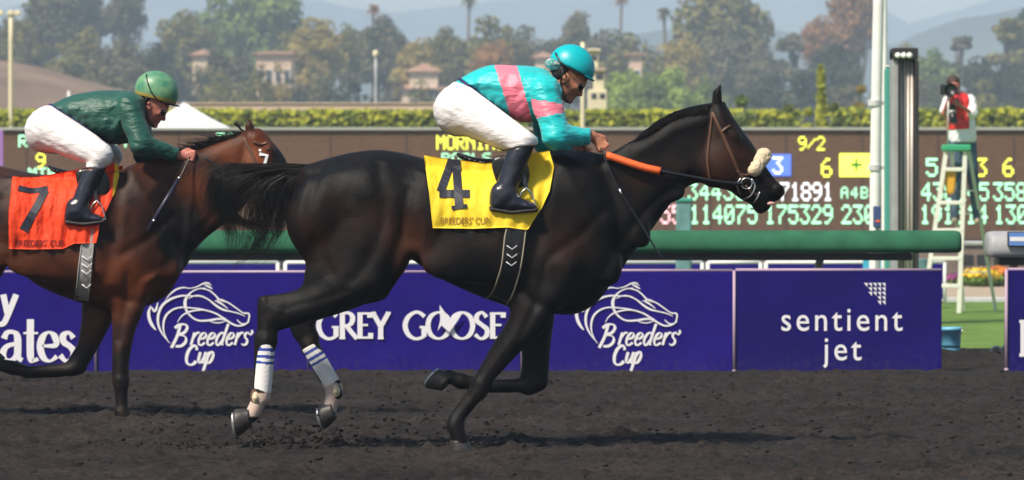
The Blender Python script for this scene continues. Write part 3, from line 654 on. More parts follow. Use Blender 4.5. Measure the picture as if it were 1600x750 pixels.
def horse_front1(g):
    trunk = [(470,262),(487,255),(517,246),(551,238),(589,234),(624,238),(660,247),(700,257),(750,262),(800,257),(840,246),(875,238),(910,238),(940,248),(985,300),(1002,350),(978,395),(961,429),(949,452),(927,477),(897,491),(860,490),(820,486),(789,477),(752,464),(715,448),(677,429),(640,404),(625,410),(600,440),(520,430),(478,407),(461,379),(452,352),(454,320),(458,290)]
    g.poly(trunk, [(450,.13),(520,.22),(580,.265),(650,.27),(720,.30),(790,.305),(850,.27),(920,.22),(1000,.13)], .27, 0, .02)
    neck = [(860,242),(905,239),(940,242),(975,228),(1000,213),(1018,200),(1034,186),(1060,172),(1095,163),(1125,162),(1140,180),(1132,230),(1112,280),(1085,287),(1064,300),(1042,326),(1024,351),(1005,374),(985,397),(960,425),(900,430),(850,380),(840,300)]
    g.poly(neck, [(860,.17),(930,.14),(1000,.10),(1060,.085),(1130,.075)], .11, 0, .04)
    head = [(1108,168),(1128,163),(1144,181),(1160,203),(1174,222),(1186,241),(1199,263),(1212,281),(1222,290),(1227,300),(1218,312),(1207,317),(1202,327),(1190,334),(1181,331),(1172,319),(1157,311),(1141,299),(1121,294),(1104,290),(1095,272),(1092,240),(1098,200)]
    g.poly(head, [(1095,.08),(1130,.098),(1165,.075),(1190,.052),(1225,.045)], .075, 0, .02)
    g.ell((1125,252,-.05),(34,38,.062),25,.02); g.ell((1125,252,.05),(34,38,.062),25,.02)              # cheeks
    g.ell((1146,212,-.075),(13,8,.025),50,.015); g.ell((1146,212,.075),(13,8,.025),50,.015)            # brow
    g.cone((1160,245,-.062),(1200,290,-.04),5,4,.02); g.cone((1160,245,.062),(1200,290,.04),5,4,.02)   # facial crest
    g.ell((1215,296,-.038),(10,9,.02),40,.012); g.ell((1215,296,.038),(10,9,.02),40,.012)
    g.ell((1218,298,-.06),(6,4,.014),60,.006,sub=True); g.ell((1218,298,.06),(6,4,.014),60,.006,sub=True)
    g.cone((1212,316,-.07),(1182,316,-.07),1.6,1.2,.004,sub=True)                                      # mouth slit
    for sy in (-1, 1):
        g.cone((1120,168,.035*sy),(1121,146,.045*sy),8,7,.012); g.cone((1121,146,.045*sy),(1126,132,.045*sy),6.5,1.6,.008)
        g.ell((1127,146,.055*sy),(3,13,.012),8,.006,sub=True)
    # forelegs
    g.poly([(790,395),(850,380),(905,400),(900,440),(880,478),(862,495),(845,520),(812,549),(785,578),(771,594),(763,606),(750,610),(741,602),(744,584),(757,560),(770,536),(797,488),(788,440)],
           [(740,.042),(770,.05),(800,.07),(860,.11)], .085, [(740,-.13),(800,-.16),(860,-.17)], .03)
    g.cone((752,600,-.13),(748,610,-.13),16,14,.015); g.cone((746,612,-.13),(715,654,-.13),11.5,9,.015); g.cone((738,606,-.13),(706,652,-.13),5,5,.012)
    g.ell((712,662,-.13),(14,15,.042),20,.015); g.cone((714,668,-.13),(720,690,-.13),12,13,.012)
    g.poly([(790,440),(870,440),(866,500),(861,540),(857,590),(851,606),(832,616),(812,606),(816,560),(808,520)], [(800,.05),(850,.06)], .07, .14, .03)
    g.cone((842,598,.14),(826,606,.14),15,14,.012); g.cone((826,604,.14),(752,604,.14),11.5,9,.015); g.cone((800,610,.14),(740,612,.14),5,5,.012); g.cone((752,603,.14),(722,598,.14),10,12,.012)
    g.ell((719,597,.14),(14,12,.04),0,.012); g.cone((716,595,.14),(700,590,.14),11,11,.01)
    muscles(g, lambda x, y: (x, y), 1, [(900,320,-.145,48,82,.085,-28,.035),(850,400,-.185,52,46,.085,-20,.03),(930,400,-.12,34,52,.08,-35,.035),(965,330,-.10,30,70,.05,-40,.04),(1020,270,-.07,60,30,.035,40,.035),(880,320,.145,50,85,.09,-28,.05),(845,455,-.17,26,34,.07,10,.025),(740,400,-.24,80,36,.06,-10,.06)])
horse_front1.base = (760, 0)
horse_front1.grooves = [([(852,262),(846,320),(838,380),(828,430)],12,.014), ([(940,330),(905,368),(862,398)],9,.013), ([(930,248),(957,310),(966,365),(944,420)],10,.015), ([(1078,276),(1034,304),(994,344),(972,380)],8,.012), ([(1108,190),(1101,240),(1116,286)],5,.007),
  ([(800,438),(832,470),(872,482)],9,.012), ([(850,410),(842,460),(815,520)],6,.009), ([(1000,235),(1050,205),(1095,190)],9,-.008), ([(880,262),(905,310),(930,352)],9,-.008), ([(1150,232),(1180,258),(1206,284)],5,.004), ([(752,594),(746,606)],4,.004)] + [([(x,300),(x-14,360),(x-24,430)],4.5,.0014) for x in range(700,850,17)]
def attr1(px, py, y):
    e = lambda cx, cy, rx, ry: np.exp(-(((px-cx)/rx)**2+((py-cy)/ry)**2))
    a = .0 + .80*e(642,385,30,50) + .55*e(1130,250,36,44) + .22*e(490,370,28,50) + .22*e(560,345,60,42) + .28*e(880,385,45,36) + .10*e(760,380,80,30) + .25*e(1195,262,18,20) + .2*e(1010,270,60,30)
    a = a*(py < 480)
    a = np.where((py > 610) & (py < 650) & (px < 440) & (y < 0), 2.2, a); a = np.where((py > 600) & (py < 646) & (px > 495) & (px < 540) & (y > 0), 2.2, a); return a
def T2(x, y): return ((x-790)*.9+145, (y-340)*.9+350)
def horse_front2(g):
    R = [T2(*p) for p in [(458,290),(470,262),(487,255),(517,246),(551,238),(589,234),(624,238),(655,245)]]
    trunk = R + [(60,272),(110,274),(160,270),(205,263),(245,257),(270,262),(292,320),(302,365),(290,396),(281,426),(267,455),(248,470),(215,482),(170,484),(123,472),(67,450),(20,418)] + [T2(*p) for p in [(625,410),(600,440),(520,430),(478,407),(461,379),(452,352),(454,320)]]
    g.poly(trunk, [(-160,.13),(-90,.23),(-30,.265),(60,.29),(140,.30),(200,.27),(250,.21),(302,.13)], .26, 0, .02)
    neck = [(200,262),(250,250),(300,236),(330,226),(360,214),(385,206),(400,212),(412,240),(412,270),(395,305),(372,332),(345,354),(322,372),(303,392),(285,420),(250,430),(200,400),(190,320)]
    g.poly(neck, [(200,.16),(270,.125),(330,.09),(400,.075)], .10, 0, .04)
    head = [(380,209),(396,201),(411,203),(425,220),(438,236),(447,250),(456,275),(464,300),(470,322),(466,336),(455,342),(442,340),(430,326),(417,308),(402,300),(386,286),(378,250)]
    g.poly(head, [(378,.08),(400,.09),(440,.06),(470,.045)], .07, 0, .02)
    g.ell((404,262,-.05),(27,32,.055),35,.02); g.ell((404,262,.05),(27,32,.055),35,.02)
    g.ell((421,232,-.07),(11,7,.022),55,.012); g.ell((421,232,.07),(11,7,.022),55,.012)
    for sy in (-1, 1):
        g.cone((392,211,.035*sy),(390,197,.045*sy),7,6,.012); g.cone((390,198,.045*sy),(388,185,.045*sy),5.5,1.4,.008)
    g.poly([(168,430),(250,425),(240,455),(227,487),(214,520),(206,563),(205,592),(200,600),(183,600),(179,592),(179,563),(179,520),(178,493)], [(175,.045),(200,.055),(245,.10)], .08, -.14, .03)
    g.cone((193,592,-.14),(193,600,-.14),13,12,.012); g.cone((193,602,-.14),(195,634,-.14),10,8.5,.012); g.cone((187,602,-.14),(190,632,-.14),5,5,.012); g.ell((194,640,-.14),(12,10,.035),0,.01); g.cone((195,642,-.14),(197,654,-.14),11,12,.01)
    g.poly([(130,440),(190,440),(182,480),(172,502),(152,540),(136,568),(124,584),(104,585),(100,568),(117,537),(123,500),(124,475)], [(100,.045),(140,.055),(190,.09)], .07, .14, .03)
    g.cone((118,574,.14),(106,578,.14),13,12,.012); g.cone((104,578,.14),(40,582,.14),10,8.5,.012); g.cone((92,586,.14),(34,588,.14),5,5,.01); g.cone((38,582,.14),(14,576,.14),9,11,.01); g.cone((14,576,.14),(-2,572,.14),11,10,.01)
    muscles(g, lambda x, y: (x, y), 1, [(215,330,-.14,42,72,.085,-28,.035),(195,405,-.17,48,42,.08,-20,.03),(250,400,-.11,30,48,.08,-30,.035),(300,280,-.075,60,28,.035,30,.035),(200,450,-.15,26,32,.07,10,.025),(90,400,-.24,70,32,.05,-10,.06)])
horse_front2.base = (110, 0)
horse_front2.grooves = [([(195,275),(190,330),(182,380),(174,430)],11,.014), ([(270,340),(238,372),(200,396)],8,.013), ([(262,268),(284,315),(288,365),(268,410)],9,.014), ([(385,290),(345,325),(310,365)],7,.012), ([(384,225),(380,260),(392,290)],4.5,.006),
  ([(160,440),(190,462),(225,472)],8,.011), ([(205,430),(200,480),(190,530)],6,.009), ([(215,280),(240,320),(262,352)],8,-.008)] + [([(x,300),(x-12,360),(x-22,420)],4,.0015) for x in range(40,180,15)]
def attr2(px, py, y):
    e = lambda cx, cy, rx, ry: np.exp(-(((px-cx)/rx)**2+((py-cy)/ry)**2))
    a = .20 + .50*e(205,440,55,46) + .25*e(60,410,90,30) + .75*e(402,240,22,34) + .45*e(355,240,30,20) + .35*e(310,290,35,25) - .35*e(435,245,12,22) - .25*e(270,350,50,50) + .30*e(145,510,22,34)
    a = a*np.clip((560-py)/60, 0, 1)*np.where(px < -10, np.clip((T2(0,505)[1]-py)/60, 0, 1), 1)
    return np.clip(a, 0, 1)
H1, r1 = make_horse('racehorse', 'dark brown almost black horse with a yellow number 4 cloth and white hind leg wraps', lambda x, y: (x, y), 1.0, 20.0, (350, 1240, 120, 712), None, horse_front1, None)
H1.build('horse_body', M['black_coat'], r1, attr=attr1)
YS1 = H1.ymap()
H2, r2 = make_horse('racehorse', 'bay horse with an orange number 7 cloth galloping behind the dark horse', T2, 1.03, 22.9, (-262, 480, 178, 672), None, horse_front2, None)
H2.build('horse_body', M['bay_coat'], r2, attr=attr2)
YS2 = H2.ymap()
r1['group'] = r2['group'] = 'racehorses galloping on the dirt track'
# hooves (each with its shoe)
hoof(r1, (371,658), (1,-.12,-.12), 20, 13.5, 24, 20.0, -.13, toe=(-.1,1))
hoof(r1, (501,653), (1,-.25,-.3), 18, 13, 22, 20.0, .13, toe=(0,1))
hoof(r1, (722,706), (0,-1), 17, 13.5, 20, 20.0, -.13, toe=(1,0))
hoof(r1, (677,592), (.55,.45,-.25), 18, 12.5, 22, 20.0, .14, toe=(-1,.5))
hoof(r2, (198,670), (0,-1), 15, 12, 16, 22.9, -.14, toe=(1,0))
hoof(r2, (-20,560), (.6,.5), 15, 11, 18, 22.9, .14, toe=(-1,.6))
for (c, ax, toe, y) in (((371,658),(1,-.12,-.12),(-.1,1),-.13), ((501,653),(1,-.25,-.3),(0,1),.13)):
    hoof(r2, T2(*c), ax, 17, 12, 20, 22.9, y, toe=toe)
# eyes
for (r, D, px, py, yy, s) in ((r1, 20.0, 1147, 215, .082, .017), (r2, 22.9, 421, 234, .077, .016)):
    for sy in (-1, 1):
        x, _, z = pt(px, py, D); mb = MB(); mb.ball((x, D+sy*yy, z), s, 14); mb.build('eye', M['goggle'], r, True)
# leg wraps: white bandage with three blue-edged stripes
def wrap(r, D, a, b, ra, rb, y0, y1, s, stripes, inner=True):
    g = Grid(D, min(a[0],b[0])-30, max(a[0],b[0])+30, min(a[1],b[1])-30, max(a[1],b[1])+30, min(y0,y1)-.08, max(y0,y1)+.08, .005)
    A = (*a, y0); B = (*b, y1); d = np.array([b[0]-a[0], b[1]-a[1]]); L = np.linalg.norm(d); d = d/L; nn = np.array([-d[1], d[0]])
    g.cone(A, B, ra, rb, .01); o = np.array([-6*s, 4*s]) if abs(d[0]) > .3 else np.array([-8*s, 0])
    g.cone((a[0]+o[0], a[1]+o[1], y0), (b[0]+o[0]*.8, b[1]+o[1]*.8, y1), ra*.55, rb*.6, .015)
    g.f = np.maximum(g.f, g.half((a[0]-nn[0]*40, a[1]-nn[1]*40), (a[0]+nn[0]*40, a[1]+nn[1]*40)))
    g.f = np.maximum(g.f, -g.half((b[0]-nn[0]*40, b[1]-nn[1]*40), (b[0]+nn[0]*40, b[1]+nn[1]*40)))
    def mi(PX, PY, Y):
        t = (PX-a[0])*d[0]+(PY-a[1])*d[1]; q = t/s
        return (((q > 6) & (q < 11)) | ((q > 17) & (q < 22)) | ((q > 27) & (q < 31))).astype(int)
    return g.build('leg_wrap', [M['white_wrap'], M['blue_wrap']], r, mifn=mi, smooth=1)
wrap(r1, 20.0, (419,536), (413,612), 13.8, 13.2, -.13, -.13, 1, 3)
wrap(r1, 20.0, (482,541), (518,602), 13.6, 13.0, .14, .13, 1, 3)
def rundown(r, D, c, rr, y, m1, m2):
    g = Grid(D, c[0]-25, c[0]+25, c[1]-25, c[1]+25, y-.08, y+.08, .004); g.ell((c[0], c[1], y), (rr, rr*1.45, .047), -12, .01)
    g.ell((c[0], c[1], y), (rr*.55, rr*.85, .056), -12, .004)
    g.build('fetlock_patch', [m1, m2], r, mifn=lambda PX, PY, Y: ((((PX-c[0])/(rr*.62))**2+((PY-c[1])/(rr*.95))**2) < 1).astype(int), smooth=1)
rundown(r1, 20.0, (403,619), 9.5, -.135, M['leather_brown'], M['wool'])
rundown(r1, 20.0, (524,612), 10, .122, M['leather_black'], M['wool'])
# tails and manes
mb = MB(); tg = [
  [(482,257,0),(450,259,0),(400,262,-.01),(350,263,-.02),(325,270,-.03),(318,300,-.04),(330,345,-.05)],
  [(482,259,0),(440,262,0),(390,266,-.01),(350,276,-.02),(340,310,-.03),(352,345,-.03),(385,362,-.02)],
  [(480,262,0),(440,266,0),(400,275,-.01),(372,300,-.02),(360,340,-.02),(362,375,-.01),(352,405,0)],
  [(478,266,0),(445,272,0),(418,290,-.01),(405,320,-.02),(400,355,-.02),(388,388,-.01),(360,408,0)],
  [(475,270,0),(452,282,0),(440,305,0),(432,335,0),(425,360,0),(405,390,.01),(372,412,.01)],
  [(474,276,0),(460,290,0),(455,312,0),(448,335,0),(440,362,0),(428,385,0),(405,400,0)]]
hair_bundle(mb, tg[:3], 900, 9, .0016, 1.1, 20.0); hair_bundle(mb, tg[2:], 650, 8, .0015, 1.6, 20.0)
hair_bundle(mb, [[(440,272,0),(405,300,0),(388,340,0),(395,385,0),(350,425,0),(345,432,0)],[(450,280,0),(430,320,0),(420,360,0),(400,395,0),(372,418,0)]], 60, 5, .0016, 1.5, 20.0)
hair_bundle(mb, [[(330,275,-.03),(345,330,-.03),(380,350,-.02),(400,352,0)],[(350,290,-.02),(380,345,-.02),(420,350,0),(438,338,0)]], 60, 6, .0022, 1, 20.0)
x, _, z = pt(478,264,20.0)
mb.tube([(pt(500,262,20)[0],20.0,pt(500,268,20)[2]), (pt(478,266,20)[0],20.0,pt(478,266,20)[2]), (pt(445,266,20)[0],20.0,pt(445,266,20)[2]), (pt(405,270,20)[0],20.0,pt(405,270,20)[2]), (pt(370,284,20)[0],20.0,pt(370,284,20)[2])], [.034,.034,.030,.024,.010], 10)
mb.build('tail', M['hair'], r1, True)
mb = MB(); hair_bundle(mb, [TR(gd, lambda x, y: T2(x, y)) for gd in tg], 500, 6, .003, .6, 22.9)
mb.build('tail', M['hair'], r2, True)
mb = MB()
for i in range(620):
    t = random.random(); q = smooth_poly([(990,220),(1015,203),(1034,188),(1060,173),(1095,164),(1112,162)], 8, False); p = q[int(t*(len(q)-1))]
    L = random.uniform(12, 30)*(.6+.4*math.sin(t*3.1)); dx = -random.uniform(.5, 1.0); dy = random.uniform(-.10, .42)
    Q = []
    for j in range(6):
        f = j/5; a, b = p[0]+dx*L*f+random.gauss(0,.5), p[1]+2+dy*L*f+9*f*f; X, _, Z = pt(a, b, 20.0); Q.append((X, 20.0-.015-.055*math.sqrt(f)-random.random()*.015, Z))
    mb.tube(Q, [.0032*(1-.7*j/5) for j in range(6)], 3, cap=False)
mb.build('mane', M['hair'], r1, True); mb = MB()
for i in range(60):                                                  # forelock
    X0, _, Z0 = pt(1128+random.gauss(0,2), 163, 20.0); Q = [(X0+.004*j*random.uniform(.5,2), 20.0+random.gauss(0,.015), Z0+.01-.016*j) for j in range(5)]
    mb.tube(Q, [.003*(1-.15*j) for j in range(5)], 3, cap=False)
mb.build('forelock', M['hair'], r1, True)
mb = MB()
for i in range(420):
    t = random.random(); q = smooth_poly([(262,250),(300,237),(330,226),(360,214),(384,207)], 8, False); p = q[int(t*(len(q)-1))]
    L = random.uniform(20, 52)*(.5+.5*math.sin(t*3)); dx = -random.uniform(.7, 1.0); dy = random.uniform(-.38, .25)
    Q = []
    for j in range(6):
        f = j/5; a, b = p[0]+dx*L*f, p[1]+2+dy*L*f+5*f*f+math.sin(f*5+i)*1.2; X, _, Z = pt(a, b, 22.9); Q.append((X, 22.9-.01-.05*f*random.random(), Z))
    mb.tube(Q, [.0034*(1-.75*j/5) for j in range(6)], 3, cap=False)
mb.build('mane', M['hair'], r2, True); mb = MB()
for i in range(70):                                                  # loose forelock blown back in a curl
    Q = []; rr = random.uniform(.8, 1.15)
    for j in range(8):
        f = j/7; a = 385 - (16*math.sin(f*2.6))*rr*.9; b = 208 - 14*rr*math.sin(f*2.2)+random.gauss(0,.4); X, _, Z = pt(a-4*f+random.gauss(0,.6), b, 22.9); Q.append((X, 22.9+random.gauss(0,.01), Z))
    mb.tube(Q, [.003*(1-.7*j/7) for j in range(8)], 3, cap=False)
mb.build('forelock', M['hair'], r2, True)
# bridles
def bridle(r, D, ys, straps, noseband, bit, wool=True):
    br = MB(); 
    for P, w in straps:
        for side in (-1, 1): body_strap(br, P, ys, D, w, side=side, lift=.003)
    for P in noseband[1]:                                          # straps that cross the face
        a = pt(P[0], P[1], D); y = ys(P[0]-9, P[1]+7) or -.05
        br.tube([(a[0]-.028, D+y-.004, a[2]-.022), (a[0]-.012, D+y*.8, a[2]-.010), (a[0]-.001, D+y*.4, a[2]-.001), (a[0]+.002, D, a[2]+.001), (a[0]-.001, D-y*.4, a[2]-.001), (a[0]-.012, D-y*.8, a[2]-.010), (a[0]-.028, D-y+.004, a[2]-.022)], .0065, 6)
    o = br.build('bridle', M['leather_brown'], r, True)
    if noseband[0]:
        (ax, ay), (bx, by), w = noseband[0]; g = Grid(D, min(ax,bx)-20, max(ax,bx)+20, min(ay,by)-20, max(ay,by)+20, -.13, .13, .005)
        g.cone((ax,ay,-.072),(bx,by,-.022),w,w*1.05,.01); g.cone((bx,by,-.03),(bx+1,by-2,.03),w,w,.02); g.cone((bx,by,.022),(ax,ay,.072),w,w,.02)
        g.f = g.f + (vnoise(g.X*1.0+g.Y*.7, g.Z+g.Y*.6, .013, 77)*.008).astype(np.float32)
        g.build('sheepskin_noseband', M['wool'], o, smooth=1)
    for side in (-1, 1):
        x, _, z = pt(bit[0], bit[1], D); y = (ys(bit[0], bit[1]) or -.05)-.012; mb = MB()
        n = 20; R = bit[2]*D/F; P = [(x+R*math.cos(t), D+side*abs(y), z+R*math.sin(t)) for t in np.linspace(0, 2*math.pi, n)]; mb.tube(P, .0042, 6, cap=False); mb.build('bit_ring', M['metal'], o, True)
    return o
b1 = bridle(r1, 20.0, YS1, [([(1112,176),(1120,195),(1128,212),(1140,240),(1154,272),(1164,284)],5), ([(1126,207),(1133,201),(1140,197)],4), ([(1112,176),(1108,210),(1104,250),(1108,282)],4),
     ([(1150,268),(1160,274),(1172,272)],4), ([(1163,290),(1174,302),(1186,304)],4)], (((1177,266),(1193,244),10.5),[]), (1165,287,8.5))
mb = MB()
for P, w in (([(1173,280),(1178,292),(1172,306),(1160,312)],3), ([(1156,279),(1150,290),(1156,305)],3), ([(1186,300),(1182,310),(1176,318)],3.4)): body_strap(mb, P, YS1, 20.0, w, side=-1, lift=.008)
mb.build('bit_strap', M['metal'], b1, True)
mb = MB(); x, _, z = pt(1203,318,20.0); mb.ball((x, 20.0-.03, z), (.026,.010,.010), 10); mb.build('tongue', mat('tongue', (.62,.33,.33), .4), r1, True)
b2 = bridle(r2, 22.9, YS2, [([(381,214),(392,235),(402,258),(416,290),(428,312)],4.5), ([(398,222),(408,226),(419,224)],4), ([(425,262),(436,258),(448,262)],6)], (None,[]), (430,318,8))
def on2(px, py, off=0.0): return ((px-800)*22.9/F, 22.9 + (YS2(px, py) or -.06) - .012 - off, H-(py-YH)*22.9/F)
mb = MB(); ribbon(mb, [(407,241),(419,243),(414,262)], [5,5,5], on2, 0, smooth=False)
for (a, b) in ((408,235),(425,258),(409,263),(415,262)): ribbon(mb, [(a-2,b),(a+2,b)], [3.4,3.4], on2, .001+.0003*(a-407), smooth=False)
mb.build('bridle_number', M['white_print'], b2)
# reins: from the bit to the rider's hand
def rein(r, D, pts, gripfrac, mm, w=.011, name='rein'):
    P = [Vector((pt(p[0],p[1],D)[0], D+p[2], pt(p[0],p[1],D)[2])) for p in pts]
    mb = MB(); mb.tube(smooth3(P), w*.55, 8); return mb.build(name, mm, r, True)
def smooth3(P, n=5):
    return [Vector(q) for q in smooth_poly([tuple(p) for p in P], n, False)]
rein(b1, 20.0, [(1160,288,-.085),(1120,284,-.11),(1075,276,-.125),(1030,268,-.135)], 0, M['leather_black'], .016)
rein(b1, 20.0, [(1030,268,-.135),(1000,261,-.14),(946,243,-.13)], 0, M['orange_grip'], .038, 'rein_grip')
rein(b1, 20.0, [(1160,288,.085),(1110,278,.11),(1030,262,.11),(946,244,.06)], 0, M['leather_black'], .014)
rein(b2, 22.9, [(428,318,-.07),(395,300,-.11),(355,270,-.14),(322,246,-.13)], 0, M['leather_black'], .014)
rein(b2, 22.9, [(428,318,.07),(395,300,.11),(355,268,.12),(318,246,.06)], 0, M['leather_black'], .014)
# saddles with their cloths
sd1 = thing('saddle', 'racing saddle with a yellow cloth numbered 4 on the dark horse', 'saddle', pt(770,250,20.0), 'saddles on the racehorses')
YSc = lambda px, py: min(YS1(px, py) or -.12, -.10)
oc, c1 = cloth_shell('saddle_cloth', [(663,243),(690,247),(730,252),(757,256),(800,252),(830,240),(858,236),(865,262),(858,299),(846,325),(824,359),(793,355),(740,357),(678,356),(672,300)], YS1, 20.0, [M['yellow_cloth'], M['yellow_trim']], sd1, .016, 3.0, .005, .12)
mb = MB()
for k, (P, W) in enumerate((([(707,250),(690,300)],[13,13]), ([(688,303),(735,303)],[12,12]), ([(713,250),(719,326)],[13,13]), ([(707,325),(731,322)],[6,6]))):
    Q = [tuple(np.array(P[0])*(1-t)+np.array(P[1])*t) for t in np.linspace(0,1,9)]; ribbon(mb, Q, [W[0]]*9, c1, .002+.0006*k, smooth=False)
mb.build('cloth_number', M['ink'], oc)
font_text('cloth_lettering', "BREEDERS' CUP", 690, 350, 15, 20.0, M['ink_brown'], oc, c1, 1.0, bold=.01, sx=.72, lift=.002)
def far_cloth(outline, D, ys, mt, parent, sgn=1):
    P = smooth_poly(outline, 1); V = []
    for q in outline: V.append(((q[0]-800)*D/F, D+abs(min(ys(q[0],q[1]) or -.12,-.12))+.02, H-(q[1]-YH)*D/F))
    n = len(V); V += [(v[0], v[1]+.004, v[2]) for v in V]
    mesh('far_cloth_side', V, [tuple(range(n)), tuple(reversed(range(n, 2*n)))] + [(i, n+i, n+(i+1)%n, (i+1)%n) for i in range(n)], mt, parent)
far_cloth([(664,250),(730,258),(800,254),(858,242),(862,290),(846,325),(824,359),(740,357),(680,356)], 20.0, YS1, M['yellow_cloth'], sd1)
def saddle_seat(sd, D, T, s, ys):
    g = Grid(D, T(700,0)[0], T(870,0)[0], T(0,220)[1], T(0,300)[1], -.30, .30, .008)
    g.poly(TR([(712,238),(722,240),(750,247),(785,247),(812,238),(822,240),(822,256),(800,262),(760,262),(722,250)], T), .13, .05, 0, .01)
    g.poly(TR([(770,248),(812,246),(826,262),(824,290),(800,300),(778,290)], T), .02, .03, -.25, .01); g.poly(TR([(770,248),(812,246),(826,262),(824,290),(800,300),(778,290)], T), .02, .03, .25, .01)
    g.build('saddle_seat', M['leather_black'], sd)
saddle_seat(sd1, 20.0, lambda x, y: (x, y), 1, YS1)
def girth(sd, D, ys, L, R, marks, m1, m2, m3):
    """band round the belly between two picture edges, with edge piping"""
    n = 14; a = smooth_poly(L, 4, False); b = smooth_poly(R, 4, False); a = a[np.linspace(0,len(a)-1,n).astype(int)]; b = b[np.linspace(0,len(b)-1,n).astype(int)]
    V = []; cols = 7
    for i in range(n):
        for c in range(cols):
            q = a[i]*(1-c/(cols-1))+b[i]*c/(cols-1); y = ys(q[0], q[1]); y = -.03 if y is None else y
            V.append(((q[0]-800)*D/F, D+y-.009, H-(q[1]-YH)*D/F))
    N = len(V); Fc = [(i*cols+c, (i+1)*cols+c, (i+1)*cols+c+1, i*cols+c+1) for i in range(n-1) for c in range(cols-1)]
    V2 = [(x, 2*D-y, z) for x, y, z in V]; Fb = [tuple(N+q for q in reversed(f)) for f in Fc]
    j = (n-1)*cols; Fc2 = [(j+c, N+j+c, N+j+c+1, j+c+1) for c in range(cols-1)]
    o = mesh('girth', V+V2, Fc+Fb+Fc2, m1, sd, True)
    mb = MB()
    for c in (0, cols-1): mb.tube([V[i*cols+c] for i in range(n)], .0045, 6)
    mb.build('girth_piping', m2, o, True)
    for k, (x, y, w) in enumerate(marks):
        mb = MB()
        yy = D+(ys(x, y) or -.2)-.018
        P = [(x-w, y-3), (x, y+3), (x+w, y-3)]; mb.tube([((p[0]-800)*D/F, yy, H-(p[1]-YH)*D/F) for p in P], .0032, 5)
        mb.build('girth_buckle', m3, o, True)
girth(sd1, 20.0, YS1, [(797,340),(789,370),(784,414),(772,451),(760,467)], [(822,345),(820,370),(813,418),(801,459),(790,477)], [(800,386,8),(800,399,8),(799,411,8)], M['leather_black'], M['girth_edge'], M['lgrey'])
sd2 = thing('saddle', 'racing saddle with an orange cloth numbered 7 on the bay horse', 'saddle', pt(130,260,22.9), 'saddles on the racehorses')
def ocol(px, py): return 1 if (px > 182 and py < 330) else 0
oc2, c2 = cloth_shell('saddle_cloth', [(26,276),(60,277),(100,270),(140,262),(165,258),(188,255),(191,275),(186,300),(176,325),(165,350),(160,379),(125,380),(108,388),(60,389),(24,388),(24,330)], YS2, 22.9, [M['orange_cloth'], M['yellow_trim']], sd2, .018, 3.0, .010, .12, mifn=ocol, seed=3)
mb = MB(); P = [(38,296),(58,298),(80,297),(72,318),(60,336),(50,357)]
ribbon(mb, [(38,294),(58,298),(82,295)], [9,8,9], c2, .002, smooth=True); ribbon(mb, [(79,297),(66,325),(47,360)], [12,12,14], c2, .0028, smooth=True)
mb.build('cloth_number', M['ink'], oc2)
font_text('cloth_lettering', "BREEDERS' CUP", 34, 384, 14, 22.9, M['ink_red'], oc2, c2, 1.0, bold=.012, sx=.78, lift=.002)
far_cloth([(26,280),(100,274),(165,262),(188,258),(186,300),(160,379),(100,387),(24,386)], 22.9, YS2, M['orange_cloth'], sd2)
saddle_seat(sd2, 22.9, T2, .9, YS2)
girth(sd2, 22.9, YS2, [(140,355),(137,380),(133,410),(129,440),(121,468)], [(156,358),(155,380),(152,410),(149,440),(142,470)], [(145,402,8),(145,414,8),(144,424,8),(143,446,7)], M['girth_white'], M['girth_white'], M['white'])
# ------------------------------------------------------------------ riders
def stirrup(sd, D, c, y, s):
    x, _, z = pt(c[0], c[1], D); mb = MB(); k = D/F*s
    mb.tube([(x-16*k, D+y, z-14*k), (x-8*k, D+y, z+10*k), (x, D+y, z+18*k), (x+8*k, D+y, z+10*k), (x+16*k, D+y, z-14*k), (x-16*k, D+y, z-14*k)], .0055, 6)
    o = mb.build('stirrup', M['metal'], sd, True)
    mb = MB(); mb.bar((x, D+y, z+18*k), (x-12*k, D+y+(.03 if y < 0 else -.03), z+75*k), .02, .004); mb.build('stirrup_leather', M['leather_black'], o)
def folds(g, sz, sx, A, seed):
    """cloth creases: stretched noise, one scale across (sz) and one along (sx) a slanting direction"""
    u = (g.X*.8 - g.Z*.6 + g.Y*.25); v = (g.X*.6 + g.Z*.8 + g.Y*.15); u, v = np.broadcast_arrays(u, v)
    n = np.abs(vnoise(u, v, 1.0, seed)) if False else vnoise(u/sx, v/sz, 1.0, seed)
    return (n*A).astype(np.float32)
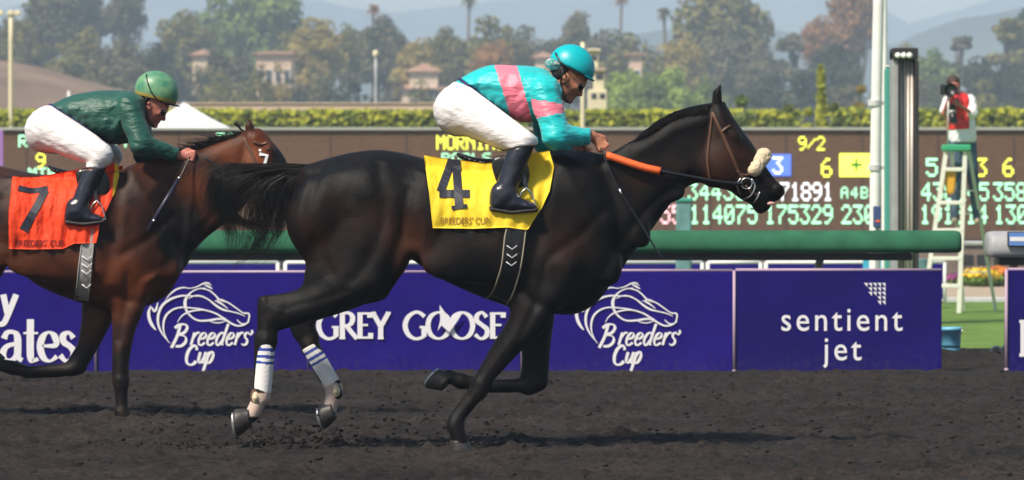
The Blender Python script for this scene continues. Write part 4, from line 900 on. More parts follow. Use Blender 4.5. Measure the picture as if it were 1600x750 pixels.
def rider(S):
    D = S['D']; s = S['s']; x0, x1, y0, y1 = S['box']; J = S['J']
    base = pt(S['base'][0], S['base'][1], D)
    def new(h=.0075, box=None):
        b = box or (x0, x1, y0, y1); return Grid(D, b[0], b[1], b[2], b[3], -.46, .46, h)
    def limb(g, near, grow=0.0, k=.02):
        y = J[near]
        g.cone(y['sh'], y['el'], S['rua'], S['rel'], k, grow=grow); g.cone(y['el'], y['wr'], S['rel'], S['rwr'], k, grow=grow)
    def legs(g, near, grow=0.0):
        y = J[near]; g.cone(y['hip'], y['kn'], S['rhip'], S['rkn'], .03, grow=grow); g.cone(y['kn'], y['an'], S['rcalf'], S['ran'], .02, grow=grow)
    def hand(g, w, d, side):
        """palm and five curled fingers round the rein; d = picture direction of the hand"""
        d = np.array(d, float); d /= np.linalg.norm(d); n = np.array([-d[1], d[0]]); q = 1/(D/F)/1000   # px per mm
        P = lambda a, b, yy: (w[0]+(d[0]*a+n[0]*b)*q, w[1]+(d[1]*a+n[1]*b)*q, w[2]+yy/1000)
        so = -1 if side == 'near' else 1
        g.cone(P(-8,0,0), P(45,2,0), 24*q, 27*q, .012, sq=.62); g.cone(P(45,-8,0), P(62,-6,0), 17*q, 19*q, .010, sq=.7)
        for i, (L1, L2, L3) in enumerate(((40,26,18),(44,30,19),(41,28,18),(33,21,16))):
            b0 = -24 + i*17; ox = so*6
            a, b, c, e = P(62-i*3, b0*.9, ox), P(62+L1*.62-i*3, b0+2, ox*2.2), P(62+L1*.62-L2*.1, b0+4, ox*2.2-so*26), P(66-L3*.2, b0+5, -so*22)
            g.cone(a, b, 9.4*q, 8.8*q, .003); g.cone(b, c, 8.8*q, 8.2*q, .003); g.cone(c, e, 8.2*q, 7.2*q, .003)
        g.cone(P(16,-24,-so*6), P(46,-38,-so*10), 12*q, 10*q, .006); g.cone(P(46,-38,-so*10), P(70,-30,-so*14), 9.5*q, 7.5*q, .004)
    hd = S['head']; hx, hy, tilt = hd; q = S['px_mm']
    ta = math.radians(tilt); f = np.array([math.cos(ta), math.sin(ta)]); dn = np.array([-math.sin(ta), math.cos(ta)])   # face direction, chin direction
    def HP(a, b, y=0): return (hx+(f[0]*a+dn[0]*b)*q, hy+(f[1]*a+dn[1]*b)*q, S['heady']+y/1000)
    g = new()
    g.poly(S['torso'], [(S['torso'][0][0], .15), (S['tw'][0], .135), (S['tw'][1], .185), (S['tw'][2], .14)], .12, 0, .03, grow=-.012)
    for sd_ in ('near', 'far'): limb(g, sd_, -.012); legs(g, sd_, -.014)
    g.cone(J['near']['pel'], J['far']['pel'], S['rhip']*.95, S['rhip']*.95, .04, grow=-.012)
    for sd_ in ('near', 'far'):
        g.cone(J[sd_]['an'], J[sd_]['toe'], S['ran']*.8, S['ran']*.6, .015); hand(g, J[sd_]['wr'], J[sd_]['hd'], sd_)
    g.cone(S['neck'][0], S['neck'][1], 58*q, 54*q, .03)
    # head: skull, jaw, brow, nose, lips, chin, ears
    g.ell(HP(-12,-38), (96*q, 84*q, .076), tilt, .02); g.ell(HP(18,18), (66*q, 78*q, .060), tilt+8, .03); g.cone(HP(-6,52,-30), HP(52,80,-8), 24*q, 19*q, .02); g.cone(HP(-6,52,30), HP(52,80,8), 24*q, 19*q, .02)
    g.ell(HP(66,84), (19*q, 16*q, .022), tilt, .012); g.cone(HP(72,-14), HP(94,26), 9*q, 13*q, .010); g.ell(HP(86,31,-9), (9*q, 7*q, .008), tilt, .006); g.ell(HP(86,31,9), (9*q, 7*q, .008), tilt, .006)
    g.ell(HP(72,-22), (14*q, 9*q, .052), tilt, .012); g.ell(HP(74,50), (12*q, 6*q, .024), tilt, .006); g.ell(HP(73,60), (11*q, 6*q, .021), tilt, .006)
    g.ell(HP(56,8,-44), (18*q, 15*q, .020), tilt, .015); g.ell(HP(56,8,44), (18*q, 15*q, .020), tilt, .015)
    for sy in (-1, 1):
        g.ell(HP(72,-4,31*sy), (9*q, 9*q, .012), tilt, .006, sub=True)
        g.ell(HP(-16,4,74*sy), (17*q, 29*q, .011), tilt-12, .006); g.ell(HP(-13,3,84*sy), (8*q, 16*q, .007), tilt-12, .004, sub=True)
    body = g.build('person', S['skin'], None, at=base, smooth=1); tag(body, S['label'], 'rider', 'riders on the racehorses')
    for sy in (-1, 1):
        p = HP(66,-4,31*sy); X, _, Z = pt(p[0], p[1], D); mb = MB(); mb.ball((X, D+p[2], Z), .012, 10); mb.ball((X+.0085*f[0], D+p[2], Z-.0085*f[1]), .0062, 8, 1); mb.build('eye', [M['white'], M['ink']], body, True)
    # hair at the nape under the helmet
    g = new(.006, (hx-60, hx+50, hy-50, hy+50)); g.ell(HP(-22,-26), (92*q, 82*q, .080), tilt, .01); g.ell(HP(-62,26), (30*q, 34*q, .055), tilt, .02)
    g.f = np.maximum(g.f, -g.half(HP(10,-200), HP(-46,60))); g.build('hair', M['hair'], body, smooth=1)
    # helmet: dome cut along the brim line, peak, strap, goggles
    g = new(.006, (hx-60, hx+70, hy-70, hy+50)); g.ell((*S['dc'], S['heady']), (S['hr'][0], S['hr'][1], .106), tilt, .01)
    c_ = np.array(S['dc']); bl = S['brim']
    g.f = np.maximum(g.f, -g.half(bl[1], bl[0])); 
    inner = g.ell((*S['dc'], S['heady']), (S['hr'][0]*.88, S['hr'][1]*.88, .092), tilt, get=True); g.f = np.maximum(g.f, -inner)
    def hmi(PX, PY, Y):
        d = -((PX-bl[0][0])*(bl[1][1]-bl[0][1]) - (PY-bl[0][1])*(bl[1][0]-bl[0][0]))/math.hypot(bl[1][0]-bl[0][0], bl[1][1]-bl[0][1])
        return (np.abs(d) < S['hband']).astype(int)
    hel = g.build('helmet', [S['hmat'], S['hbandmat']], body, mifn=hmi, smooth=2)
    g = new(.005, (hx-30, hx+90, hy-60, hy+60)); a, b = S['peak']; ang = math.degrees(math.atan2(bl[1][1]-bl[0][1], bl[1][0]-bl[0][0]))
    g.ell((a, b, S['heady']), (25*s, 2.6*s, .086), ang, .01); g.build('helmet_peak', S['peakmat'], hel, smooth=1)
    for nm_, (P_, r_) in zip(('goggle_strap', 'chin_strap'), S['straps']):
        mb = MB(); chain = []
        for sy in (-1, 1):
            Q = []
            for (a, b) in P_:
                e = ((a-c_[0])*f[0]+(b-c_[1])*f[1])/S['hr'][0]; h_ = ((a-c_[0])*dn[0]+(b-c_[1])*dn[1])/S['hr'][1]; w_ = max(0, 1-e*e-h_*h_)
                X, _, Z = pt(a, b, D); yy = .106*math.sqrt(w_)+.002 if h_ < .35 else max(.066, .106*math.sqrt(w_)+.002)
                Q.append((X, D+S['heady']+sy*yy, Z))
            chain.append(Q)
        mb.tube(smooth3([Vector(v) for v in chain[0][::-1] + chain[1]], 4), r_, 6); mb.build(nm_, M['leather_black'], hel, True)
    g = new(.005, (hx-20, hx+80, hy-50, hy+60)); g.ell(HP(60,-6), (26*q, 24*q, .066), tilt, .01); g.cone(HP(62,-6,-32), HP(62,-6,32), 27*q, 27*q, .01)
    inn = g.ell(HP(10,0), (60*q, 100*q, .10), tilt, get=True); g.f = np.maximum(g.f, -inn); g.build('goggles', M['goggle'], body, smooth=1)
    if S.get('spare'):
        g = new(.005, (hx-70, hx+10, hy-50, hy+50)); a, b = S['spare']; g.ell((a, b, 0), (13*s, 9.5*s, .085), 10, .01); g.cone((a+9,b+2,-.04),(a+9,b+2,.04),9,9,.02); g.build('spare_goggles', M['goggle_green'], hel, smooth=1)
    # jacket body, sleeves
    g = new(); g.poly(S['torso'], [(S['torso'][0][0], .16), (S['tw'][0], .15), (S['tw'][1], .20), (S['tw'][2], .15)], .13, 0, .03)
    for sd_ in ('near', 'far'):
        j = J[sd_]; g.ell((j['sh'][0], j['sh'][1], j['sh'][2]*.85), (S['rua']*1.15, S['rua']*1.15, .085), 0, .04)
    g.f = g.f + (folds(g, .05, .022, .010, 40)*np.clip((g.PY-S['foldy']+25)/30, .15, 1)).astype(np.float32)
    if S.get('neckcut'): g.f = np.maximum(g.f, -g.half(*S['neckcut']))
    jk = g.build('jacket', S['jmats'], body, mifn=S['jmi'])
    for sd_ in ('near', 'far'):
        g = new(); limb(g, sd_, .004, .03); j = J[sd_]
        g.f = g.f + folds(g, .03, .05, .010, 50)
        w = np.array(j['wr'][:2]); e = np.array(j['el'][:2]); d = (w-e)/np.linalg.norm(w-e); n = np.array([-d[1], d[0]]); c = w - d*4*s
        g.f = np.maximum(g.f, -g.half(tuple(c-n*60), tuple(c+n*60)))
        g.build('sleeve', S['jmats'], jk, mifn=S['smi'] if sd_ == 'near' else S['smif'])
    # breeches
    g = new(); 
    g.cone(J['near']['pel'], J['far']['pel'], S['rhip'], S['rhip'], .04)
    g.poly(S['hips'], .165, .12, 0, .04)
    for sd_ in ('near', 'far'): legs(g, sd_, .003)
    g.f = g.f + folds(g, .020, .09, .0075, 60)
    g.f = np.maximum(g.f, -g.half(*S['wcut'])) 
    g.f = np.maximum(g.f, -g.half(*S['kcut']))
    g.build('breeches', M['breech'], body)
    g = new(.006); g.cone(J['near']['pel'], J['far']['pel'], S['rhip'], S['rhip'], .04, grow=.006); g.poly(S['hips'], .165, .12, 0, .04, grow=.006); g.poly(S['torso'], [(S['torso'][0][0], .16), (S['tw'][0], .15), (S['tw'][1], .20), (S['tw'][2], .15)], .13, 0, .03, grow=.005)
    (ax, ay), (bx_, by_) = S['wcut']; g.f = np.maximum.reduce([g.f, np.broadcast_to(g.half((ax, ay+3*s), (bx_, by_+3*s)), g.f.shape), np.broadcast_to(-g.half((ax, ay-3*s), (bx_, by_-3*s)), g.f.shape)]); g.build('belt', M['belt'], body, smooth=1)
    # boots
    for sd_ in ('near', 'far'):
        g = new(.006); j = J[sd_]; g.cone(j['kn'], j['an'], S['rcalf'], S['ran']*1.05, .02, grow=.008)
        dx, dy = (j['an'][0]-J['near']['an'][0]), (j['an'][1]-J['near']['an'][1])
        g.poly([(p[0]+dx, p[1]+dy) for p in S['foot']], .048, .045, j['an'][2], .02)
        g.f = g.f + folds(g, .05, .03, .006, 70)
        g.f = np.maximum(g.f, g.half(*[(p[0]+dx, p[1]+dy) for p in S['bcut']]))
        bt = g.build('boot', M['boot'], body)
        g = new(.006); g.poly([(p[0]+dx, p[1]+dy) for p in S['sole']], .05, .02, j['an'][2], .01, sm=1); g.build('sole', M['dark'], bt, smooth=1)
    return body
S1 = dict(D=20.0, s=1.0, px_mm=.30, box=(655,960,55,345), base=(790,334), label='rider in turquoise and pink silks crouched over the dark horse', skin=M['skin'],
  torso=[(704,138),(712,128),(735,113),(765,102),(800,102),(835,104),(858,112),(872,130),(872,156),(860,178),(842,190),(815,190),(790,182),(760,164),(740,152),(720,150)], tw=(740,820,872),
  J=dict(near=dict(sh=(850,146,-.165), el=(868,214,-.235), wr=(926,214,-.115), hd=(1,.95), pel=(716,172,-.07), hip=(725,172,-.10), kn=(817,222,-.27), an=(787,306,-.30), toe=(808,317,-.30)),
         far=dict(sh=(850,146,.165), el=(857,224,.20), wr=(896,236,.03), hd=(1,.1), pel=(716,172,.07), hip=(725,172,.10), kn=(817,222,.27), an=(787,306,.30), toe=(808,317,.30))),
  rua=24, rel=18.5, rwr=10.5, rhip=36, rkn=23, rcalf=17, ran=13.5, neck=((858,140,0),(876,120,0)), head=(888,125,35), heady=0.0, hr=(37,34), dc=(893.5,104), brim=((858,90),(928,126)), hband=3.0,
  hmat=M['turq_helmet'], hbandmat=M['turq_helmet'], peak=(908,116), peakmat=M['turq_helmet'], straps=[([(868,84),(874,96),(884,105),(898,113),(912,119)],.005), ([(880,112),(876,130),(880,148),(888,160)],.005)], spare=(864,100),
  jmats=[M['turq'], M['pink']], jmi=lambda PX, PY, Y: ((lerp_line(PX,PY,(771,98),(797,180)) > 0) & (lerp_line(PX,PY,(806,98),(830,185)) < 0)).astype(int),
  smi=lambda PX, PY, Y: ((lerp_line(PY,PX,(157,830),(166,890)) > 0) & (lerp_line(PY,PX,(186,840),(174,900)) < 0)).astype(int), smif=lambda PX, PY, Y: ((PY > 164) & (PY < 182)).astype(int),
  foldy=130, neckcut=None, hips=[(697,140),(716,128),(745,150),(770,180),(760,205),(735,212),(700,208),(682,188),(680,165)], wcut=((716,122),(812,196)), kcut=((850,226),(795,234)),
  foot=[(774,288),(804,292),(812,308),(832,316),(839,323),(836,330),(800,331),(770,327),(765,308)], sole=[(764,322),(800,328),(840,324),(840,331),(798,336),(765,330)], bcut=((850,222),(796,236)))
S2 = dict(D=22.9, s=.9, px_mm=.262, box=(18,345,98,362), base=(140,352), label='rider in dark green silks crouched over the bay horse', skin=M['skin2'],
  torso=[(68,176),(78,166),(106,151),(135,144),(165,141),(198,142),(222,148),(232,164),(232,185),(222,205),(200,224),(175,224),(150,216),(122,203),(95,186),(76,182)], tw=(100,190,232),
  J=dict(near=dict(sh=(206,170,-.16), el=(226,226,-.22), wr=(284,244,-.10), hd=(1,-.05), pel=(76,202,-.07), hip=(84,202,-.10), kn=(164,243,-.26), an=(130,330,-.30), toe=(146,340,-.30)),
         far=dict(sh=(206,170,.16), el=(222,240,.18), wr=(276,252,.06), hd=(1,0), pel=(76,202,.07), hip=(84,202,.10), kn=(164,243,.26), an=(130,330,.30), toe=(146,340,.30))),
  rua=21, rel=15.5, rwr=9.5, rhip=33, rkn=19.5, rcalf=14, ran=11, neck=((214,172,0),(226,160,0)), head=(238,168,30), heady=0.0, hr=(35,32), dc=(245,143), brim=((208,147),(282,166)), hband=6.0,
  hmat=M['helmet_green'], hbandmat=M['helmet_olive'], peak=(260,161), peakmat=M['leather_black'], straps=[([(230,117),(233,130),(240,146),(248,156)],.004), ([(232,152),(230,168),(234,186),(242,198)],.005)], spare=None,
  jmats=[M['green_silk']], jmi=None, smi=None, smif=None, foldy=170, neckcut=None, hips=[(64,172),(78,168),(105,184),(130,206),(125,236),(100,240),(62,238),(44,226),(41,205),(48,188)], wcut=((74,160),(200,240)), kcut=((192,266),(135,262)),
  foot=[(118,312),(142,314),(150,330),(166,337),(172,344),(168,350),(140,350),(113,347),(111,330)], sole=[(110,342),(140,346),(174,342),(174,349),(140,355),(111,351)], bcut=((185,260),(140,268)))
person1 = rider(S1); person2 = rider(S2)
stirrup(sd1, 20.0, (822,312), -.315, 1.0); stirrup(sd1, 20.0, (822,312), .315, 1.0); stirrup(sd2, 22.9, (160,330), -.315, .9); stirrup(sd2, 22.9, (160,330), .315, .9)
# whips (held: things of their own)
def whip(D, P, label, loc, W):
    w = thing('riding_whip', label, 'whip', pt(*loc, D), 'riding whips')
    Q = [Vector((pt(a,b,D)[0], D+y, pt(a,b,D)[2])) for a, b, y in P]
    mb = MB(); mb.tube(smooth3(Q), W[0], 6); mb.build('shaft', M['leather_black'], w, True)
    return w, Q
w1, Q = whip(20.0, [(938,232,-.16),(952,268,-.20),(968,301,-.22),(1000,352,-.24),(1030,402,-.26)], 'thin black whip with a silver collar held over the dark horse', (938,232), [.005])
mb = MB(); x,_,z = pt(968,301,20); mb.tube([(x-.007,19.78,z+.02),(x+.006,19.775,z-.02)], .008, 8); mb.build('collar', M['metal'], w1, True)
w2, Q = whip(22.9, [(300,246,-.14),(290,268,-.18),(284,280,-.20),(262,318,-.24),(238,360,-.26)], 'whip with a pale shaft and silver end held against the bay horse', (300,246), [.005])
mb = MB(); mb.tube([Vector(pt(a,b,22.9))+Vector((0,y,0)) for a,b,y in ((283,281,-.20),(262,318,-.245),(238,360,-.265))], [.011,.014,.016], 8); mb.build('flap', mat('whip_flap', (.02,.02,.045), .4), w2, True)
for (a,b,y) in ((285,279,-.215),(247,345,-.27)): x,_,z = pt(a,b,22.9); mb = MB(); mb.ball((x,22.9+y,z), .012, 8); mb.build('collar', M['metal'], w2, True)
#@@PART3
# ------------------------------------------------------------------ advertising boards along the track
DB = 30.0
def fb(px, py, off=0.0): return ((px-800)*DB/F, DB-.014-off, H-(py-YH)*DB/F)
def board(x0, x1, ytop, ybot, label, pm, posts):
    t = thing('advertising_board', label, 'banner', pt((x0+x1)/2, 580, DB), 'purple boards along the track')
    a, _, zt = pt(x0, ytop, DB); b, _, zb = pt(x1, ybot, DB); mb = MB(); mb.box(a+.004, b-.004, DB-.010, DB+.012, zb-.02, zt, bev=.004); mb.build('panel', pm, t)
    mb = MB(); mb.tube([(a+.004, DB, zt+.006), (b-.004, DB, zt+.006)], .012, 8); mb.build('top_pipe', M['pole_mauve'], t, True)
    for px, w in posts:
        x, _, z = pt(px, ybot, DB); mb = MB(); mb.tube([(x, DB-.018, z-.03), (x, DB-.018, zt+.008)], w, 8); mb.ball((x, DB-.02, z+.01), .020, 8); mb.build('post', M['pole_mauve'], t, True)
    return t
def bc_logo(t, ox):
    q = lambda u, v: (ox + u/4.69, 430 + v/4.69)
    S_ = [([(180,185),(215,140),(260,105),(310,90),(360,95),(410,85),(450,65),(480,55),(512,60)],[2,9,12,10,6,8,10,10,4]), ([(465,68),(500,85),(528,100)],[6,12,4]), ([(480,60),(520,75)],[5,5]),
      ([(475,95),(420,100),(370,125),(335,165),(325,210),(340,265),(380,310),(430,332),(500,330),(560,318),(625,315)],[8,8,10,18,22,16,12,12,14,9,3]),
      ([(430,95),(500,110),(545,145),(580,180),(640,200),(700,240),(750,275),(790,280),(795,310),(780,350),(740,355),(705,325)],[5,9,10,12,10,9,9,12,11,10,9,6]),
      ([(350,170),(400,150),(450,155),(500,180),(550,220),(600,250),(660,265),(720,280),(765,300)],[5,9,11,10,14,14,9,8,4]),
      ([(540,192),(590,178),(640,202)],[4,9,5]), ([(560,190),(595,210),(640,245)],[14,12,4]),
      ([(215,498),(160,430),(130,360),(130,290),(160,220),(220,175),(290,152),(350,150),(430,155)],[4,10,16,18,18,16,13,10,4]),
      ([(205,490),(172,420),(168,350),(190,290),(240,250),(300,235),(380,240),(450,250),(540,275),(600,310),(660,350),(710,370),(760,362),(795,340)],[4,9,14,15,12,10,9,10,11,13,13,12,10,5]),
      ([(270,345),(300,300),(350,270),(420,255),(490,258)],[4,9,11,10,4]), ([(510,337),(570,322),(630,332)],[4,8,4]), ([(630,334),(570,349),(510,340)],[4,8,4]),
      ([(75,225),(60,270),(65,320),(85,365),(112,400)],[6,20,22,20,8]), ([(80,232),(100,262),(115,245),(127,200)],[8,16,16,6])]
    mb = MB()
    for k, (P, W) in enumerate(S_): ribbon(mb, [q(*p) for p in P], [w/4.69*1.05 for w in W], fb, .001+k*.0006, n=5)
    mb.build('horse_emblem', M['white_print'], t)
    mb = MB(); x = write(mb, "B", GL, ox+48, 541, 19.5, fb, 4.8, 1.8, .20, 1, .6, sx=1.35); x = write(mb, "reeders", GL, ox+77, 539, 19.5, fb, 4.2, 1.3, .22, 1.14, .5); write(mb, "'", GL, x-1, 542, 19.5, fb, 3.5, 1.8, .1)
    write(mb, "C", GL, ox+70, 569, 17, fb, 5.2, 2.0, .1, 1, .5); write(mb, "up", GL, ox+88, 567, 17, fb, 4.6, 1.6, .2, 1.05, .5)
    mb.build('lettering', M['white_print'], t)
t = board(-180, 149, 426, 586, 'purple board with large white serif letters at the far left edge', M['purple'], [(150, .011)])
mb = MB(); write(mb, 'y', UP, 0, 494, 34, fb, 9.5, 7, .12); write(mb, 'ates', UP, 2, 564, 46, fb, 11, 3.4, 0, 1.0); mb.build('lettering', M['white_print'], t)
t = board(151.5, 813.5, 426, 585, 'long purple board with a white horse emblem and GREY GOOSE lettering', M['purple'], [(481, .004), (815, .010)])
bc_logo(t, 220)
mb = MB(); x = write(mb, 'GREY', UP, 497, 529, 41, fb, 8.0, 3.4, 0, .98, sx=.80); write(mb, 'GOOSE', UP, 632, 529, 41, fb, 8.0, 3.6, 0, .98, sx=.87); mb.build('lettering', M['white_print'], t)
mb = MB(); P = [(687,476),(696,489),(703,501),(724,487),(713,504),(702,519),(690,508),(684,517),(688,500)]; mb.add([fb(*p, .030) for p in P], [(0,1,2,8),(2,3,4),(2,4,5,6),(2,6,8),(6,7,8)]); mb.build('goose_emblem', M['white_print'], t)
t = board(816.5, 1145.5, 424, 583, 'purple board with a white horse emblem in front of the dark horse', M['purple'], [(1147, .012)])
bc_logo(t, 888)
t = board(1148.5, 1472, 423, 581, 'dark purple board reading sentient jet left of the gap', M['purple_dark'], [])
font_text('lettering', 'sentient', 1219, 516.5, 53, DB, M['white_print'], t, fb, 1.22, bold=.004, sx=.90, lift=.002)
font_text('lettering', 'jet', 1286, 562.5, 53, DB, M['white_print'], t, fb, 1.22, bold=.004, sx=.90, lift=.002)
mb = MB()
for r, (y, n) in enumerate(((445,5),(452,4),(459,4),(466,2),(473,2))):
    for k in range(n): x = 1381-7*k if r < 2 or True else 0; mb.add([fb(x-3.4, y-3), fb(x+2.2, y-3), fb(x+2.2, y+3.4)], [(2,1,0)])
for V_ in range(0): pass
mb.build('triangle_emblem', M['white_print'], t)
t = board(1574, 1850, 422, 580, 'purple board at the far right edge beyond the gap', M['purple_dark'], [(1572, .013)])
mb = MB(); write(mb, 'E', UP, 1590, 557, 57, fb, 10, 5); mb.build('lettering', M['white_print'], t)
# ------------------------------------------------------------------ padded green rail
DR = 33.0
def railcover(x0, x1, yt, yb, D, m, name, label, posts, pm, group='padded rails beside the turf'):
    t = thing(name, label, 'rail', pt((x0+x1)/2, 558, D), group); a, _, zt = pt(x0, yt, D); b, _, zb = pt(x1, yb, D)
    h = zt-zb; mb = MB(); prof = []
    sec = [(-.17,0),(-.185,h*.30),(-.17,h*.72),(-.11,h*.97),(0,h),(.12,h*.97),(.16,h*.7),(.17,0)]
    xs = [a, a+.015, a+.05] + list(np.linspace(a+.3, b-.3, 24)) + [b-.05, b-.015, b]; sc = [.72,.93,1] + [1]*24 + [1,.93,.72]
    for x, s_ in zip(xs, sc):
        for (dy, dz) in sec: mb.V.append((x, D+dy*s_, zb+h/2+(dz-h/2)*s_))
    n = len(sec)
    for i in range(len(xs)-1):
        for k in range(n): mb.F.append((i*n+k, (i+1)*n+k, (i+1)*n+(k+1)%n, i*n+(k+1)%n)); mb.M.append(0)
    mb.F.append(tuple(range(n))); mb.F.append(tuple((len(xs)-1)*n+k for k in reversed(range(n)))); mb.M += [0,0]
    mb.build('rail_cover', m, t, True)
    mb = MB(); mb.box(a+.1, b-.42, D-.10, D+.10, zb-.065, zb-.003, bev=.01); mb.build('beam', M['dark'], t)
    for px in posts:
        x = (px-800)*D/F; mb = MB(); mb.tube([(x, D+.55, -.02), (x, D+.52, .45), (x, D+.38, .72), (x, D+.08, zb-.04)], .035, 10); mb.build('post', pm, t, True)
    return t
railcover(-900, 1500, 360, 395, DR, M['rail_green'], 'padded_rail', 'long green padded rail with rounded end behind the horses', [-800,-480,-160,150,560,862,1283], M['grey'])
t = railcover(1541, 2300, 361, 402, DR, M['grey'], 'padded_rail', 'pale grey padded rail with a small blue sign at the right edge', [1588,1900,2200], M['tan'])
mb = MB(); a = pt(1574,362,DR-.2); b = pt(1640,385,DR-.2); mb.box(a[0], b[0], DR-.215, DR-.19, b[2], a[2], bev=.004); p = mb.build('sign_panel', M['dark'], t)
mb = MB(); mb.box(a[0]+.012, b[0]-.01, DR-.219, DR-.214, b[2]+.008, a[2]-.008); q = mb.build('sign_face', mat('sign_blue', (.12,.25,.62), .4), p)
mb = MB(); z = (a[2]+b[2])/2; mb.box(a[0]+.02, b[0]-.02, DR-.2215, DR-.2185, z-.018, z+.018); mb.build('sign_stripe', M['white'], p)
# low boards on the far side of the turf
D2 = 53.0
for (x0, x1, lb) in ((-300, 436, 'low purple board in a white frame beyond the turf, left of the horses'), (444, 1099, 'low purple board in a white frame beyond the turf, behind the galloping horses'), (1104, 1190, 'narrow low purple board in a white frame beyond the turf'), (1195, 1478, 'low purple board in a white frame beyond the turf, ending beside the stepladder')):
    t = thing('low_board', lb, 'banner', pt((x0+x1)/2, 474, D2), 'low purple boards beyond the turf')
    a = pt(x0,412,D2); b = pt(x1,470,D2); mb = MB(); mb.box(a[0]+.03, b[0]-.03, D2-.02, D2+.02, b[2]+.03, a[2]-.0, bev=.005); mb.build('panel', M['purple'], t)
    mb = MB(); mb.tube([(a[0]+.02,D2,a[2]+.02),(b[0]-.02,D2,a[2]+.02)], .028, 8); mb.tube([(a[0]+.02,D2,b[2]),(b[0]-.02,D2,b[2])], .028, 8)
    for x in (a[0]+.02, b[0]-.02): mb.tube([(x,D2,0),(x,D2,a[2]+.02)], .028, 8)
    f_ = mb.build('frame', M['white'], t, True)
for (a, b, D) in ((255,292,40),(422,432,40),(1288,1302,45)):
    pass
# ------------------------------------------------------------------ odds board
DT = 90.0
t = thing('odds_board', 'long brown electronic odds board with green and yellow figures', 'scoreboard', pt(800, 420, DT))
a = pt(-500,204,DT); b = pt(2100,376,DT); mb = MB(); mb.box(a[0], b[0], DT+.03, DT+.9, b[2], a[2], bev=.03); mb.build('display_panel', M['tote'], t)
mb = MB(); mb.box(a[0]-.05, b[0]+.05, DT-.05, DT+1.0, a[2]+.004, a[2]+.07, bev=.01); mb.build('top_cap', M['tote_top'], t)
mb = MB(); mb.box(a[0]+.1, b[0]-.1, DT+.1, DT+.8, 0, b[2]-.004); mb.build('plinth', M['dark'], t)
for k in range(22):
    x = a[0]+1.0+k*1.78; mb = MB(); mb.box(x, x+.02, DT+.022, DT+.03, b[2]+.02, a[2]-.02); mb.build('panel_seam', M['dark'], t)
LM = [M['led_green'], M['led_yellow'], M['led_white'], M['led_red'], M['led_pink']]
mb = MB()
led(mb, 'RACE TIME', 29, 211, 14, 19, DT, 0, 27.5*.86); led(mb, 'TIME', 338, 208, 13, 17, DT, 0, 16)
led(mb, '9', 56, 239, 15, 24, DT, 1); led(mb, 'MTP', 44, 262, 13, 17, DT, 0, 15.5)
led(mb, 'MORNING', 682, 211, 13.5, 23, DT, 1, 15.5); led(mb, 'POOLS', 690, 239, 13, 16, DT, 0, 16)
led(mb, '9/2', 1247, 213, 13, 22, DT, 1, 14.5)
led(mb, '6', 1283, 247, 17, 30, DT, 1); led(mb, '5', 1447, 247, 18, 29, DT, 0); led(mb, '3', 1525, 247, 17, 29, DT, 1); led(mb, '6', 1567, 247, 17, 29, DT, 1)
led(mb, '34435', 1075, 286, 15, 27, DT, 0, 18.5); led(mb, '71891', 1218, 285, 15, 29, DT, 2, 17); led(mb, 'A4B', 1314, 292, 11, 18, DT, 0, 15.5)
led(mb, '438245', 1440, 285, 15, 29, DT, 0, 18); led(mb, '358', 1552, 285, 15, 29, DT, 0, 18)
led(mb, '55', 1032, 320, 15, 30, DT, 4, 18); led(mb, '114075', 1078, 320, 15, 30, DT, 0, 18); led(mb, '175', 1196, 320, 15, 30, DT, 0, 18); led(mb, '329', 1250, 320, 15, 30, DT, 0, 18); led(mb, '230', 1315, 320, 15, 30, DT, 0, 18)
led(mb, '191514', 1438, 320, 15, 30, DT, 0, 18); led(mb, '130', 1554, 320, 15, 30, DT, 0, 18)
mb.build('lit_figures', LM, t)
mb = MB(); a = pt(1176,241,DT); b = pt(1236,275,DT); mb.box(a[0], b[0], DT+.002, DT+.03, b[2], a[2]); mb.build('lit_box', M['led_blue'], t)
mb = MB(); led(mb, '3', 1207, 245, 16, 27, DT-.01, 2); mb.build('lit_figures', LM, t)
mb = MB(); a = pt(1312,240,DT); b = pt(1359,276,DT); mb.box(a[0], b[0], DT+.002, DT+.03, b[2], a[2]); mb.build('lit_box', M['led_yellow'], t)
mb = MB(); a = pt(1336,247,DT-.01); b = pt(1340,268,DT-.01); mb.add([(a[0],DT-.01,b[2]),(b[0],DT-.01,b[2]),(b[0],DT-.01,a[2]),(a[0],DT-.01,a[2])],[(0,1,2,3)]); a = pt(1329,255,DT); b = pt(1347,260,DT); mb.add([(a[0],DT-.012,b[2]),(b[0],DT-.012,b[2]),(b[0],DT-.012,a[2]),(a[0],DT-.012,a[2])],[(0,1,2,3)], 0); mb.build('small_cross', mat('led_dark_green', (.05,.30,.03), .5), t)
# ------------------------------------------------------------------ poles and machinery in front of the odds board
def at0(px, D): return ((px-800)*D/F, D, 0)
def pole(px, yt, D, r0, r1, m, name, label, cat, extra=None, bend=0, grp=None):
    t = thing(name, label, cat, at0(px, D), grp); x = (px-800)*D/F; zt = H-(yt-YH)*D/F
    mb = MB(); P = [(x+bend*(k/8)**2, D, zt*k/8) for k in range(9)]; mb.tube(P, [r0+(r1-r0)*k/8 for k in range(9)], 14); mb.build('pole', m, t, True)
    mb = MB(); mb.lathe([(r0*2, 0), (r0*2, .03), (r0*1.2, .08)], (x, D, 0), 16); mb.build('base', m, t, True)
    if extra: extra(t, x, D, zt)
    return t
def clamp(t, x, D, zt):
    for py in (161, 262):
        mb = MB(); z = H-(py-YH)*D/F; mb.lathe([(.065,-.035),(.075,-.03),(.075,.03),(.065,.035)], (x, D, z), 16); mb.box(x+.07, x+.10, D-.02, D+.02, z-.02, z+.02, bev=.005); mb.build('clamp', M['lgrey'], t)
